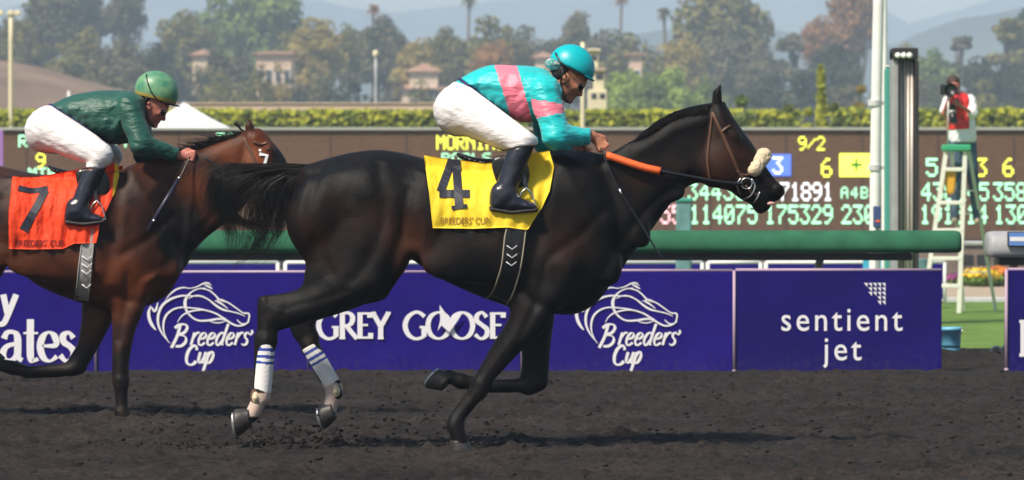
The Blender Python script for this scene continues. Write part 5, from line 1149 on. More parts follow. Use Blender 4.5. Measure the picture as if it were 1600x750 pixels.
pole(1366.5, -260, 42, .062, .058, M['white'], 'flagpole', 'thick white pole with clamps left of the black timing tower', 'pole', clamp, bend=.10)
pole(1383, -240, 46, .045, .034, M['white'], 'flagpole', 'thinner white pole just right of the thick white pole', 'pole', bend=-.03)
def lamps(t, x, D, zt):
    for dx in (-.32, .0, .22):
        mb = MB(); mb.box(x+dx-.10, x+dx+.10, D-.12, D+.05, zt-.08, zt+.07, bev=.02); mb.build('lamp_head', M['cream'], t)
pole(17, 20, 120, .085, .065, M['cream'], 'lamp_post', 'cream lamp post with lamp heads at the far left', 'lamp post', lamps)
pole(910.5, 66, 110, .070, .060, M['cream'], 'pole', 'cream pole in front of the small pale judges tower', 'pole')
pole(587, 88, 160, .05, .04, M['lgrey'], 'lamp_post', 'slim grey lamp post with one pale lamp before the trees', 'lamp post', lambda t, x, D, zt: (lambda mb: (mb.ball((x, D, zt+.1), (.13,.13,.17), 12), mb.build('lamp_head', M['cream'], t, True)))(MB()))
pole(107.5, 142, 130, .05, .04, M['white'], 'post', 'short white post above the hedge behind the rider in green', 'post')
t = thing('timing_tower', 'tall black frame tower with silver tubes and three white lamps', 'tower', at0(1415, 43)); D = 43.0
def bx(mb, x0, x1, y0, y1, d0, d1, bev=.01): a = pt(x0, y0, D); b = pt(x1, y1, D); mb.box(a[0], b[0], D+d0, D+d1, b[2], a[2], bev=bev)
zf = YH + H*F/D
mb = MB(); bx(mb, 1394, 1404, 80, zf, -.02, .30); mb.build('side_panel', M['grey'], t)
mb = MB(); bx(mb, 1403.5, 1406, 95, zf, -.05, .3, .004); mb.build('side_frame', M['dark'], t)
mb = MB(); bx(mb, 1429, 1435, 95, zf, -.05, .3, .004); mb.build('side_frame', M['dark'], t)
mb = MB(); bx(mb, 1394, 1434, 75, 94, -.06, .32); mb.build('head_box', M['dark'], t)
mb = MB(); bx(mb, 1404, 1434, zf-10, zf, .0, .28); mb.build('back_plate', M['dark'], t)
mb = MB(); bx(mb, 1404, 1434, 94, zf, .26, .29, .002); mb.build('back_panel', M['dark'], t)
for px in (1408.5, 1414.5, 1420, 1425.5):
    x = (px-800)*D/F; mb = MB(); mb.tube([(x, D+.05, .05), (x, D+.05, H-(94-YH)*D/F)], .0165, 10); mb.build('tube', M['silver'], t, True)
for px in (1402, 1411, 1420):
    x, _, z = pt(px, 87, D); mb = MB(); mb.lathe([(.030,0),(.034,.02),(.024,.035),(.0,.04)], (x, D-.06, z), 14, axis=(0,-1,0)); mb.build('lamp', M['white'], t, True)
t = thing('equipment_post', 'flat teal post standing between the white poles and black tower', 'post', at0(1390, 44)); D = 44.0; zf = YH + H*F/D
mb = MB(); bx(mb, 1383, 1395, 106, zf, 0, .14, .02); mb.build('post', M['teal'], t)
mb = MB(); bx(mb, 1384, 1394, 102, 106, -.0, .14, .01); mb.build('cap', M['lgrey'], t)
t = thing('control_box', 'small dark blue control box at the foot of the white pole', 'box', at0(1372, 41)); D = 41.0; zf = YH + H*F/D
mb = MB(); bx(mb, 1366, 1377, 322, 356, 0, .15, .01); mb.build('cabinet', mat('navy', (.04,.07,.20), .5), t); mb = MB(); bx(mb, 1369, 1374, 356, zf, .03, .10, .004); mb.build('stand', M['grey'], t)
mb = MB(); bx(mb, 1368, 1375, 344, 347, -.006, .002, .0); mb.build('marking', M['orange_grip'], t)
t = thing('utility_cabinet', 'short teal cabinet behind the neck of the dark horse', 'cabinet', at0(1069, 50)); D = 50.0; zf = YH + H*F/D
mb = MB(); bx(mb, 1057, 1081, 316, zf, 0, .25, .02); mb.build('cabinet', M['teal_dull'], t); mb = MB(); bx(mb, 1055, 1083, 309, 316, -.02, .27, .015); mb.build('lid', M['teal'], t)
t = thing('banner_pole', 'lilac banner hanging on a post at the left edge', 'banner', at0(2, 60)); D = 60.0; zf = YH + H*F/D
mb = MB(); bx(mb, -22, 5, 203, 268, 0, .02, .004); mb.build('banner', mat('lilac', (.30,.16,.45), .6), t); mb = MB(); bx(mb, -8, -5, 195, zf, .03, .09, .01); mb.build('post', M['lgrey'], t)
# drums and coolers seen over the boards
for (x0, x1, yt, m, D, lb, nm) in ((1349,1368,404,'cyan',50,'bright cyan drum showing above the sentient jet board','drum'), (1369,1401,404,'bucket_blue',50.6,'wide pale blue drum between the cyan drum and the white cooler','drum'), (1424,1459,405,'teal_dull',50.3,'grey teal drum nearest the stepladder','drum')):
    t = thing(nm, lb, 'drum', at0((x0+x1)/2, D), 'drums behind the boards'); x = ((x0+x1)/2-800)*D/F; r = (x1-x0)*D/F/2; z = H-(yt-YH)*D/F
    mb = MB(); mb.lathe([(r*.94,0),(r,.02),(r,.2),(r*1.03,.21),(r,.23),(r,z*.66),(r*1.03,z*.67),(r,z*.7),(r,z-.02),(r*1.03,z-.01),(r*1.03,z),(r*.9,z-.004)], (x, D+r, 0), 24); mb.build('drum_body', M[m], t, True)
    mb = MB(); mb.lathe([(r*.9, 0), (r*.3, .004), (.0, .004)], (x, D+r, z+.001), 20); mb.build('drum_lid', M[m], t, True)
t = thing('cooler', 'small white cooler with purple lid between the blue drums', 'cooler', at0(1412, 49.5)); D = 49.5; zf = YH + H*F/D
mb = MB(); bx(mb, 1405, 1419, 413, zf, 0, .2, .02); mb.build('cooler_body', M['white'], t); mb = MB(); bx(mb, 1404, 1420, 405, 412.5, -.01, .21, .015); mb.build('lid', mat('violet', (.25,.05,.35), .5), t)
t = thing('bucket', 'light blue bucket on the turf at the edge of the gap', 'bucket', at0(1487, 34.2)); D = 34.2; x = (1486-800)*D/F; r = 16*D/F; z = H-(513-YH)*D/F
mb = MB(); mb.lathe([(r*.86,0),(r*.88,.01),(r,z-.03),(r*1.05,z-.03),(r*1.05,z),(r*.98,z),(r*.9,.03),(0,.03)], (x, D, .01), 28); mb.build('bucket_body', M['bucket_blue'], t, True)
mb = MB(); mb.tube([(x+r*1.04*math.cos(a), D-.05-.0*a, z-.01-.09*math.sin(a)) for a in np.linspace(0, math.pi, 12)], .004, 6); mb.build('handle', M['metal'], t, True)
t = thing('hose_reel', 'small dark hose reel leaning by the right board', 'hose reel', at0(1556, 33.5)); D = 33.5; x, _, z = pt(1557, 551, D)
for (dx, r) in ((0, .055), (.0, .042)):
    pass
mb = MB(); mb.tube([(x+.05*math.cos(a), D, z+.05*math.sin(a)) for a in np.linspace(0, 2*math.pi, 24)], .012, 8, cap=False); mb.build('wheel', M['grey'], t, True); mb = MB(); mb.lathe([(.02,-.05),(.02,.05)], (x, D, z), 12, axis=(0,1,0)); mb.build('hub', M['dark'], t, True)
mb = MB(); mb.tube([(x+.01,D,z),(x+.10,D-.02,z+.10),(x+.16,D-.03,z+.22)], .008, 6); mb.build('handle', M['lgrey'], t, True)
# planting and low walls beyond the turf, right
t = thing('low_wall', 'low grey brown wall beyond the turf behind the stepladder', 'wall', at0(1540, 74)); D = 74.0; zf = YH + H*F/D
mb = MB(); bx(mb, 1150, 2200, 384, zf, 0, .5, .03); mb.build('wall', mat('wall_brown', (.20,.15,.13), .8, noise=.2, nscale=2), t); mb = MB(); bx(mb, 1148, 2202, 377, 383.5, -.06, .56, .02); mb.build('coping', M['lgrey'], t)
mb = MB()
for px in range(1500, 2200, 26): a = pt(px, 398, D); b = pt(px+20, 412, D); mb.box(a[0], b[0], D-.03, D-.004, b[2], a[2])
mb.build('vent_panel', M['dark'], t)
t = thing('kerb', 'pale kerb between the turf and the sandy path', 'kerb', at0(1500, 54.4)); mb = MB(); mb.box(-55, 55, 54.25, 54.45, 0, .07, bev=.01); mb.build('kerb_stone', M['lgrey'], t)
def leafball(mb, c, r, n, s, mm=(0,), flat=1.0, up=.25):
    cx, cy, cz = c; rx, ry, rz = r if isinstance(r, tuple) else (r, r, r)
    v = RNG.normal(size=(n, 3)); v /= np.linalg.norm(v, axis=1)[:, None]; rad = RNG.uniform(.55, 1.06, n)[:, None]**.6
    P = v*rad*np.array([rx, ry, rz]) + np.array([cx, cy, cz])
    nv = v + RNG.normal(size=(n,3))*.55; nv[:,2] += up; nv /= np.linalg.norm(nv, axis=1)[:, None]
    a = np.cross(nv, RNG.normal(size=(n,3))); a /= np.linalg.norm(a, axis=1)[:, None]; b = np.cross(nv, a); ss = (s*RNG.uniform(.6, 1.4, n))[:, None]
    Q = np.stack([P-a*ss-b*ss*.35*flat, P+a*ss*.1-b*ss*.8*flat, P+a*ss+b*ss*.3*flat, P-a*ss*.1+b*ss*.8*flat], 1).reshape(-1, 3)
    k = len(mb.V); mb.V += [tuple(q) for q in Q.tolist()]; mb.F += [(k+4*i, k+4*i+1, k+4*i+2, k+4*i+3) for i in range(n)]
    mb.M += [int(q) for q in RNG.choice(mm, n)]
for (px, D, m, w, h, lb) in ((1532,66,'pouch',.34,.30,'clump of yellow flowers beyond the turf, right of the stepladder leg'), (1560,66.5,'orange_flower',.28,.32,'clump of orange flowers beside the right board'), (1508,67,'violet_flower',.32,.22,'clump of violet flowers behind the stepladder leg')):
    if m == 'orange_flower': M[m] = mat(m, (.75,.22,.03), .8)
    if m == 'violet_flower': M[m] = mat(m, (.28,.05,.20), .8)
    if m == 'pouch': M['yellow_flower'] = mat('yellow_flower', (.85,.58,.03), .8); m = 'yellow_flower'
    t = thing('flower_clump', lb, 'flowers', at0(px, D), 'flower clumps beyond the turf'); x = (px-800)*D/F
    mb = MB(); leafball(mb, (x, D, h*.45), (w*.9, .3, h*.4), 260, .05); mb.build('foliage', M['grass'], t); mb = MB(); leafball(mb, (x, D, h*.75), (w, .3, h*.35), 320, .04); mb.build('blossom', M[m], t)
# ------------------------------------------------------------------ stepladder and photographer
t = thing('stepladder', 'cream and green stepladder standing on the turf', 'ladder', at0(1498, 48)); D = 48.0
W3 = lambda a, b, d=0: (pt(a,b,D+d)[0], D+d, pt(a,b,D+d)[2])
for (a, b) in (((1479,232),(1441,490)), ((1508,232),(1498,490))): mb = MB(); mb.bar(W3(*a), W3(b[0],b[1]), .052, .03); mb.build('front_leg', M['ladder_cream'], t)
for (a, b) in (((1487,236),(1506,474)), ((1514,236),(1556,474))):
    mb = MB(); P = pt(b[0], 0, D+1.0); mb.bar(W3(*a, .1), ((b[0]-800)*(D+1)/F, D+1.0, 0.0), .042, .026); mb.build('rear_leg', mat('ladder_pale', (.60,.66,.58), .5), t)
def lx(y, a, b): return a[0]+(b[0]-a[0])*(y-a[1])/(b[1]-a[1])
for y in (264, 316, 359, 403, 446):
    x0, x1 = lx(y,(1479,232),(1441,490)), lx(y,(1508,232),(1498,490)); a, b = W3(x0,y), W3(x1,y); mb = MB(); mb.box(a[0], b[0], D-.02, D+.10, a[2]-.03, a[2]+.018, bev=.005); mb.build('step', M['ladder_cream'], t)
for y in (298, 334, 380, 425):
    k = (y-236)/(474-236); dd = .1+.9*k; x0, x1 = lx(y,(1487,236),(1506,474)), lx(y,(1514,236),(1556,474)); z = H-(y-YH)*(D+dd)/F
    mb = MB(); mb.bar(((x0-800)*(D+dd)/F, D+dd, z), ((x1-800)*(D+dd)/F, D+dd, z), .02, .02); mb.build('brace', M['ladder_cream'], t)
a = W3(1473,226); b = W3(1517,236); mb = MB(); mb.box(a[0], b[0], D-.06, D+.16, b[2], a[2], bev=.015); mb.build('top_cap', M['ladder_green'], t)
for sx in (1476, 1505): mb = MB(); mb.bar(W3(sx-6,330,.0), W3(sx+20,332,.55), .014, .01); mb.build('spreader', M['metal'], t)
tp = thing('tool_pouch', 'yellow pouch hanging inside the stepladder', 'pouch', W3(1485,300,.06)); g = Grid(D, 1470, 1500, 262, 308, -.1, .25, .008); g.poly([(1478,268),(1494,266),(1493,298),(1488,303),(1480,300)], .05, .03, .08, .01); g.build('pouch_body', M['pouch'], tp); mb = MB(); mb.tube([W3(1482,266,.05),W3(1486,262,.05),W3(1491,266,.05)], .005, 6); mb.build('strap', M['dark'], tp)
# photographer: one continuous body, clothes over it
D = 48.4; g0 = lambda h=.012: Grid(D, 1450, 1545, 110, 362, -.55, .45, h)
def PB(g, grow=0, torso=True, arms=True, legs=True):
    if torso:
        g.poly([(1480,152),(1492,146),(1505,148),(1516,156),(1521,180),(1523,222),(1500,230),(1485,224),(1481,190)], .13, .11, 0, .02, grow=grow)
    if arms:
        g.cone((1481,158,-.02),(1472,178,-.16),6.5,5.2,.02,grow=grow); g.cone((1472,178,-.16),(1479,152,-.30),5,4,.02,grow=grow)
        g.cone((1515,157,.0),(1517,178,-.14),7,5.6,.02,grow=grow); g.cone((1517,178,-.14),(1492,164,-.34),5,3.8,.02,grow=grow)
    if legs:
        g.cone((1494,224,0),(1494,285,-.06),11.5,7.5,.03,grow=grow); g.cone((1494,285,-.06),(1492,342,.04),7.2,4.8,.02,grow=grow)
        g.cone((1513,224,0),(1521,285,.0),11.5,7.5,.03,grow=grow); g.cone((1521,285,0),(1527,342,.08),7.2,4.8,.02,grow=grow)
g = g0(.010); PB(g, -.012)
g.cone((1494,150,0),(1490,140,-.03),7,6.5,.03); g.ell((1489,133,-.05),(10,12.5,.105),0,.02); g.ell((1488,138,-.13),(6,7,.04),0,.02); g.cone((1488,134,-.155),(1488,138,-.165),1.6,2,.01)
for sx in (-1,1): g.ell((1489+sx*10.3,134,-.04),(1.5,3.5,.02),0,.006)
for (w, sx) in (((1479,151,-.31),1),((1491,163,-.35),-1)):                # hands on the lens and the camera
    g.ell(w,(5,4,.035),0,.012)
    for k in range(4): g.cone((w[0]+sx*(1+k*.4),w[1]-3+k*2.2,w[2]-.02),(w[0]+sx*(6-.4*k),w[1]-4.5+k*2.2,w[2]-.06),1.15,1.0,.003); g.cone((w[0]+sx*(6-.4*k),w[1]-4.5+k*2.2,w[2]-.06),(w[0]+sx*(7-.4*k),w[1]-4.5+k*2.2,w[2]-.02),1.0,.9,.003)
    g.cone((w[0],w[1]-3,w[2]),(w[0]+sx*4,w[1]-7,w[2]-.02),1.4,1.1,.004)
ph = g.build('person', M['skin2'], None, at=at0(1508, 48.4)[:2]+(1.15,), smooth=1); tag(ph, 'photographer in white shirt and red bib standing on the stepladder', 'photographer')
g = g0(); g.ell((1489,129,-.035),(11,11.5,.115),0,.02); g.f = np.maximum(g.f, g.half((1460,131),(1520,131))); g.build('hair', mat('hair_brown', (.05,.025,.02), .7), ph, smooth=1)
g = g0(); PB(g, .012, arms=False, legs=False)
for P in (((1481,158,-.02),(1474,174,-.13),7.2,6.5),((1515,157,0),(1517,176,-.12),8.2,8)): g.cone(P[0],P[1],P[2],P[3],.025,grow=.012)
g.f = np.maximum(g.f + (np.sin(g.PY*.5+g.PX*.6)*.003).astype(np.float32), g.half((1470,222),(1535,223)))
g.f = np.maximum(g.f, -g.half((1535,223),(1470,222))) if False else g.f
g.build('shirt', M['shirt'], ph)
g = g0(.010); PB(g, .024, arms=False, legs=False); g.f = np.maximum.reduce([g.f, np.broadcast_to(g.half((1476,100),(1478,300)), g.f.shape), np.broadcast_to(g.half((1513,300),(1512,100)), g.f.shape), np.broadcast_to(g.half((1460,204),(1530,201)), g.f.shape)])
g.build('bib', M['red_bib'], ph)
g = g0(); PB(g, .010, torso=False, arms=False); g.cone((1495,226,0),(1512,226,0),12,12,.03); g.f = np.maximum(g.f + (np.sin(g.PY*.45+g.PX)*.003).astype(np.float32), -g.half((1450,219),(1545,219))); g.build('jeans', M['jeans'], ph)
for (a, yy) in (((1492,343),.02),((1527,343),.06)):
    g = g0(.010); g.cone((a[0],a[1]+1,yy+.03),(a[0]-1,a[1]+3,yy-.15),5,4.2,.02,sq=1.0); g.build('shoe', M['tan'], ph, smooth=1)
mb = MB(); mb.tube([W3(1496,150,-.2+.4),W3(1500,170,.3)], .01, 6)
g = g0(.010); g.poly([(1516,152),(1526,158),(1527,170),(1518,176)], .10, .05, .20, .02); g.build('backpack', M['dark'], ph)
t = thing('camera', 'black camera with long lens held to the eye of the photographer', 'camera', pt(1484,140,47.9)); x, _, z = pt(1483.5, 140, 47.8)
mb = MB(); mb.box(x-.08, x+.09, 48.06, 48.17, z-.06, z+.075, bev=.015); mb.build('camera_body', M['leather_black'], t)
mb = MB(); mb.lathe([(.05,0),(.055,.10),(.068,.14),(.072,.26),(.085,.28),(.085,.36),(.074,.36),(.07,.33)], (x, 48.06, z), 24, axis=(0,-1,0)); l = mb.build('lens', M['leather_black'], t, True)
mb = MB(); mb.ball((x, 48.06-.30, z), (.064,.02,.064), 16); mb.build('glass', M['goggle'], l, True)
t = thing('camera', 'second camera with pale lens hanging on the red bib', 'camera', pt(1487,175,48.2)); x, _, z = pt(1487, 170, 48.1)
mb = MB(); mb.box(x-.06, x+.06, 48.14, 48.21, z-.04, z+.06, bev=.012); mb.build('camera_body', M['leather_black'], t); mb = MB(); mb.lathe([(.04,0),(.045,.10),(.05,.17),(.043,.18)], (x+.01, 48.14, z-.01), 18, axis=(.1,-.35,-1)); mb.build('lens', M['leather_black'], t, True)
mb = MB(); mb.lathe([(.047,.02),(.049,.02),(.049,.05),(.047,.05)], (x+.01, 48.14, z-.01), 18, axis=(.1,-.35,-1)); mb.build('lens_ring', M['lgrey'], t, True)
mb = MB(); mb.tube([(x-.05,48.16,z+.05),(x-.02,48.18,z+.2),(x+.05,48.3,z+.28)], .008, 6); mb.tube([(x+.05,48.16,z+.05),(x+.1,48.18,z+.18),(x+.1,48.3,z+.28)], .008, 6); mb.build('strap', M['dark'], t)
t = thing('monopod', 'thin grey monopod propped under the big lens', 'monopod', pt(1481,226,48.05)); mb = MB(); mb.tube([pt(1482,150,47.95), pt(1481,190,48.0), pt(1480.5,226,48.0)], [.014,.012,.009], 8); mb.build('tube', M['silver'], t, True)
# ------------------------------------------------------------------ beyond the odds board: tent, hedge, walls, houses
t = thing('tent', 'white peaked tent roof behind the odds board', 'tent', at0(290, 100)); D = 100.0
ax, _, az = pt(288, 160, D); e0 = pt(212, 203, D)[0]; e1 = pt(371, 203, D)[0]; ez = pt(0, 203, D)[2]; mb = MB(); w = (e1-e0)/2; cx = (e0+e1)/2
N = 10; C4 = [(cx-w,D-w*.7),(cx+w,D-w*.7),(cx+w,D+w*.7),(cx-w,D+w*.7)]
for k in range(4):
    a, b = C4[k], C4[(k+1)%4]; V = []
    for i in range(N+1):
        f = i/N; h = f**1.25
        for j in range(7): u = j/6; px_, py_ = a[0]+(b[0]-a[0])*u, a[1]+(b[1]-a[1])*u; V.append((px_+(ax-px_)*f, py_+(D-py_)*f, ez+(az-ez)*h))
    mb.add(V, [(i*7+j, i*7+j+1, (i+1)*7+j+1, (i+1)*7+j) for i in range(N) for j in range(6)])
mb.build('roof', M['tent'], t, True)
for c in C4: mb = MB(); mb.tube([(c[0],c[1],0),(c[0],c[1],ez)], .04, 8); mb.build('leg', M['white'], t, True)
mb = MB()
for k in range(4):
    a, b = C4[k], C4[(k+1)%4]; mb.add([(a[0],a[1],ez-.22),(b[0],b[1],ez-.22),(b[0],b[1],ez+.01),(a[0],a[1],ez+.01)],[(0,1,2,3)])
mb.build('valance', M['tent'], t)
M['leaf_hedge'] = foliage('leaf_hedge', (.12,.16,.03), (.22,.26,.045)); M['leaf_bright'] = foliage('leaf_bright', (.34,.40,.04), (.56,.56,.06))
M['leaf_dark'] = foliage('leaf_dark', (.026,.040,.030), (.085,.10,.045)); M['leaf_olive'] = foliage('leaf_olive', (.14,.14,.04), (.30,.26,.08)); M['leaf_green'] = foliage('leaf_green', (.10,.17,.035), (.25,.32,.08))
M['leaf_yellow'] = foliage('leaf_yellow', (.32,.26,.07), (.46,.36,.11)); M['leaf_rust'] = foliage('leaf_rust', (.32,.16,.06), (.48,.26,.10)); M['leaf_grey'] = foliage('leaf_grey', (.10,.11,.06), (.24,.21,.12)); M['leaf_lime'] = foliage('leaf_lime', (.24,.34,.06), (.42,.52,.12))
# clipped hedge
def hedge(x0, x1, yt, D, label, thick=2.0):
    t = thing('hedge', label, 'hedge', at0((x0+x1)/2, D), 'clipped hedges beyond the odds board'); a = (x0-800)*D/F; b = (x1-800)*D/F; zt = H-(yt-YH)*D/F
    mb = MB(); mb.box(a+.2, b-.2, D+.2, D+thick-.2, 0, zt-.3); mb.build('branches', M['leaf_dark'], t)
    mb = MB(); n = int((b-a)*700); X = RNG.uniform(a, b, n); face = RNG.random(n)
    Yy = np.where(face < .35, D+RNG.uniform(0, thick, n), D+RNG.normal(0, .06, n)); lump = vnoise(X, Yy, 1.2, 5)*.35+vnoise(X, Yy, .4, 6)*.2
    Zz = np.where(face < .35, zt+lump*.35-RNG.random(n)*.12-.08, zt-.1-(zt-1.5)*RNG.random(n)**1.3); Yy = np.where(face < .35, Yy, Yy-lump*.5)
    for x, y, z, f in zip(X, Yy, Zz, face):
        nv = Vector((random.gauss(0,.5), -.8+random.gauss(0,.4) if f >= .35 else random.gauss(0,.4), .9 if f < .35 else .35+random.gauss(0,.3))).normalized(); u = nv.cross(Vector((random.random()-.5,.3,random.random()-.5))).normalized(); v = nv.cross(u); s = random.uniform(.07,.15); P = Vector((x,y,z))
        k = len(mb.V); mb.V += [tuple(P-u*s), tuple(P-v*s*.7), tuple(P+u*s), tuple(P+v*s*.7)]; mb.F.append((k,k+1,k+2,k+3)); mb.M.append(1 if (f < .35 and random.random() < .75) or (z > zt-.55 and random.random() < .55) or random.random() < .08 else 0)  # sunlit hedge top and upper front painted in with the brighter leaf colour
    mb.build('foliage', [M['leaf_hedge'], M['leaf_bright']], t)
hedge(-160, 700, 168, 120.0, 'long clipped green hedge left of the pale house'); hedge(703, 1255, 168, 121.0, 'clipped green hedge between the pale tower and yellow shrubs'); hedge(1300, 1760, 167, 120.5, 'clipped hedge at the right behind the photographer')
def bush(px, yt, w, D, m, label, n=700, name='shrub', cone_=False):
    t = thing(name, label, 'shrub', at0(px, D), 'shrubs among the hedges'); x = (px-800)*D/F; zt = H-(yt-YH)*D/F; r = w*D/F/2
    mb = MB(); mb.tube([(x,D,0),(x,D,zt*.5)], [r*.12,r*.06], 6); mb.build('stem', M['bark'], t)
    mb = MB(); K = 9
    for k in range(K):
        f = (k+.5)/K; rr = r*(1.05-f*.85 if cone_ else .55*(1.15-abs(f-.45))); leafball(mb, (x+random.gauss(0,.12)*r, D+random.gauss(0,.3)*r, zt*(.1+.88*f)), (rr, rr, zt*.10 if cone_ else rr*.8), n//K, .10 if r < 3 else .16)
    mb.build('foliage', m, t)
bush(1283, 108, 34, 116, M['leaf_bright'], 'tall narrow bright yellow green shrub left of the white poles', 1500, cone_=True)
bush(1262, 158, 30, 115, M['leaf_bright'], 'low bright yellow shrub at the foot of the tall narrow shrub', 900); bush(1306, 150, 34, 117, M['leaf_hedge'], 'round green shrub right of the tall narrow shrub', 800)
bush(1159, 140, 52, 117, M['leaf_green'], 'bushy green shrub above the nose of the dark horse', 1200); bush(1345, 120, 34, 122, M['leaf_yellow'], 'upright ochre shrub beside the thick white pole', 900); bush(1232, 152, 30, 116, M['leaf_hedge'], 'small green shrub in a gap of the hedge', 700)
t = thing('garden_wall', 'long low pinkish wall beyond the hedge', 'wall', at0(460, 150)); D = 150.0; zf = YH + H*F/D
mb = MB(); bx(mb, 285, 690, 162.5, zf, 0, .3, .03); mb.build('wall', M['stucco_pink'], t); mb = MB(); bx(mb, 283, 692, 160.5, 162.3, -.08, .38, .03); mb.build('coping', M['stucco'], t)
def house(x0, x1, yr, ye, D, wm, label, tower=False, wins=3, depth=8):
    D *= 1.6
    t = thing('house', label, 'house', at0((x0+x1)/2, D), 'houses among the trees'); a = (x0-800)*D/F; b = (x1-800)*D/F; ze = H-(ye-YH)*D/F; zr = H-(yr-YH)*D/F
    mb = MB(); mb.box(a, b, D, D+depth, 0, ze); mb.build('wall', wm, t)
    o = .5; mb = MB(); my = D+depth/2
    if not tower: mb.add([(a-o,D-o,ze),(b+o,D-o,ze),(b+o,D+depth+o,ze),(a-o,D+depth+o,ze),(a+1.0,my,zr),(b-1.0,my,zr),(a-o,D-o,ze+.18),(b+o,D-o,ze+.18),(b+o,D+depth+o,ze+.18),(a-o,D+depth+o,ze+.18)], [(3,2,1,0),(0,1,7,6),(1,2,8,7),(2,3,9,8),(3,0,6,9),(6,7,5,4),(7,8,5),(8,9,4,5),(9,6,4)])
    else: mb.add([(a-o,D-o,ze),(b+o,D-o,ze),(b+o,D+depth+o,ze),(a-o,D+depth+o,ze),((a+b)/2,my,zr)], [(3,2,1,0),(0,1,4),(1,2,4),(2,3,4),(3,0,4)])
    mb.build('roof', M['rooftile'], t)
    for k in range(wins):
        for zz in (ze-2.4,):
            x = a+(b-a)*(k+.5)/wins; w_ = min(.5, (b-a)/wins*.28); mb = MB(); mb.box(x-w_-.08, x+w_+.08, D-.10, D-.003, zz-.75, zz+.75); f_ = mb.build('window', M['white'], t)
            mb = MB(); mb.box(x-w_, x+w_, D-.125, D-.103, zz-.66, zz+.66); mb.build('pane', M['window'], f_)
house(301, 327, 74, 86, 266, M['stucco'], 'narrow cream house with low roof among the trees at the left', True, 1); house(400, 455, 78, 85, 266, M['stucco_pink'], 'wide pink house with brown roof high among the trees', False, 4)
house(640, 684, 96, 112, 266, M['stucco'], 'cream house with steep roof left of the rider in turquoise', True, 2); house(628, 700, 128, 140, 266, M['stucco'], 'low cream house in front of the steep roofed one', False, 3)
house(836, 862, 78, 90, 266, M['stucco'], 'small cream house showing behind the turquoise helmet', True, 1); house(985, 1003, 80, 86, 266, M['stucco_pink'], 'tiny pink house above the lime green trees', False, 1); house(1500, 1572, 140, 148, 266, M['stucco_pink'], 'low pink house behind the photographer', False, 4)
t = thing('judges_tower', 'small stepped pale tower beside the cream pole', 'tower', at0(934, 125)); D = 125.0; zf = YH + H*F/D
mb = MB(); bx(mb, 919, 949, 140, zf, 0, 1.2, .03); mb.build('base_block', M['cream'], t); mb = MB(); bx(mb, 928, 945, 112, 139.8, .1, 1.0, .03); mb.build('cabin', M['cream'], t); mb = MB(); bx(mb, 925, 947, 106, 111.8, .0, 1.1, .02); mb.build('balcony', M['tan'], t)
mb = MB(); bx(mb, 920, 936, 80, 105.8, .2, .9, .03); mb.build('upper_cabin', M['cream'], t); mb = MB(); bx(mb, 917, 939, 76, 79.8, .1, 1.0, .02); mb.build('roof', M['cream'], t)
for (x0,x1,y0,y1) in ((923,933,86,94),(931,942,116,124),(924,932,146,154),(937,945,146,154)): mb = MB(); bx(mb, x0, x1, y0, y1, -.02 if y0 > 140 else .08 if y0 > 100 else .18, .0 if y0 > 140 else .098 if y0 > 100 else .198, 0); mb.build('window', M['window'], t)
# bare earth bank at the left
xs = np.arange(-700, 420, 10); V = []; Fc = []
prof = lambda px: np.interp(px, [-700,-200,0,60,120,200,290,420], [60,80,94,104,120,142,162,175])
for i, px in enumerate(xs):
    for j in range(9):
        f = j/8; D = 165+f*60; z = max(0, (H-(float(prof(px))-YH)*225/F))*math.sin(f*math.pi/2)**1.3; V.append(((px-800)*225/F*(1), D, z + float(vnoise(np.array([px*.04]), np.array([D]), 6, 40)[0])*.5*f))
    V.append((V[-1][0], 260, 0))
for i in range(len(xs)-1):
    for j in range(9): Fc.append((i*10+j, (i+1)*10+j, (i+1)*10+j+1, i*10+j+1))
tag(mesh('earth_bank', V, Fc, mat('earth', (.23,.16,.12), .95, noise=.25, nscale=.2), smooth=True), kind='structure')
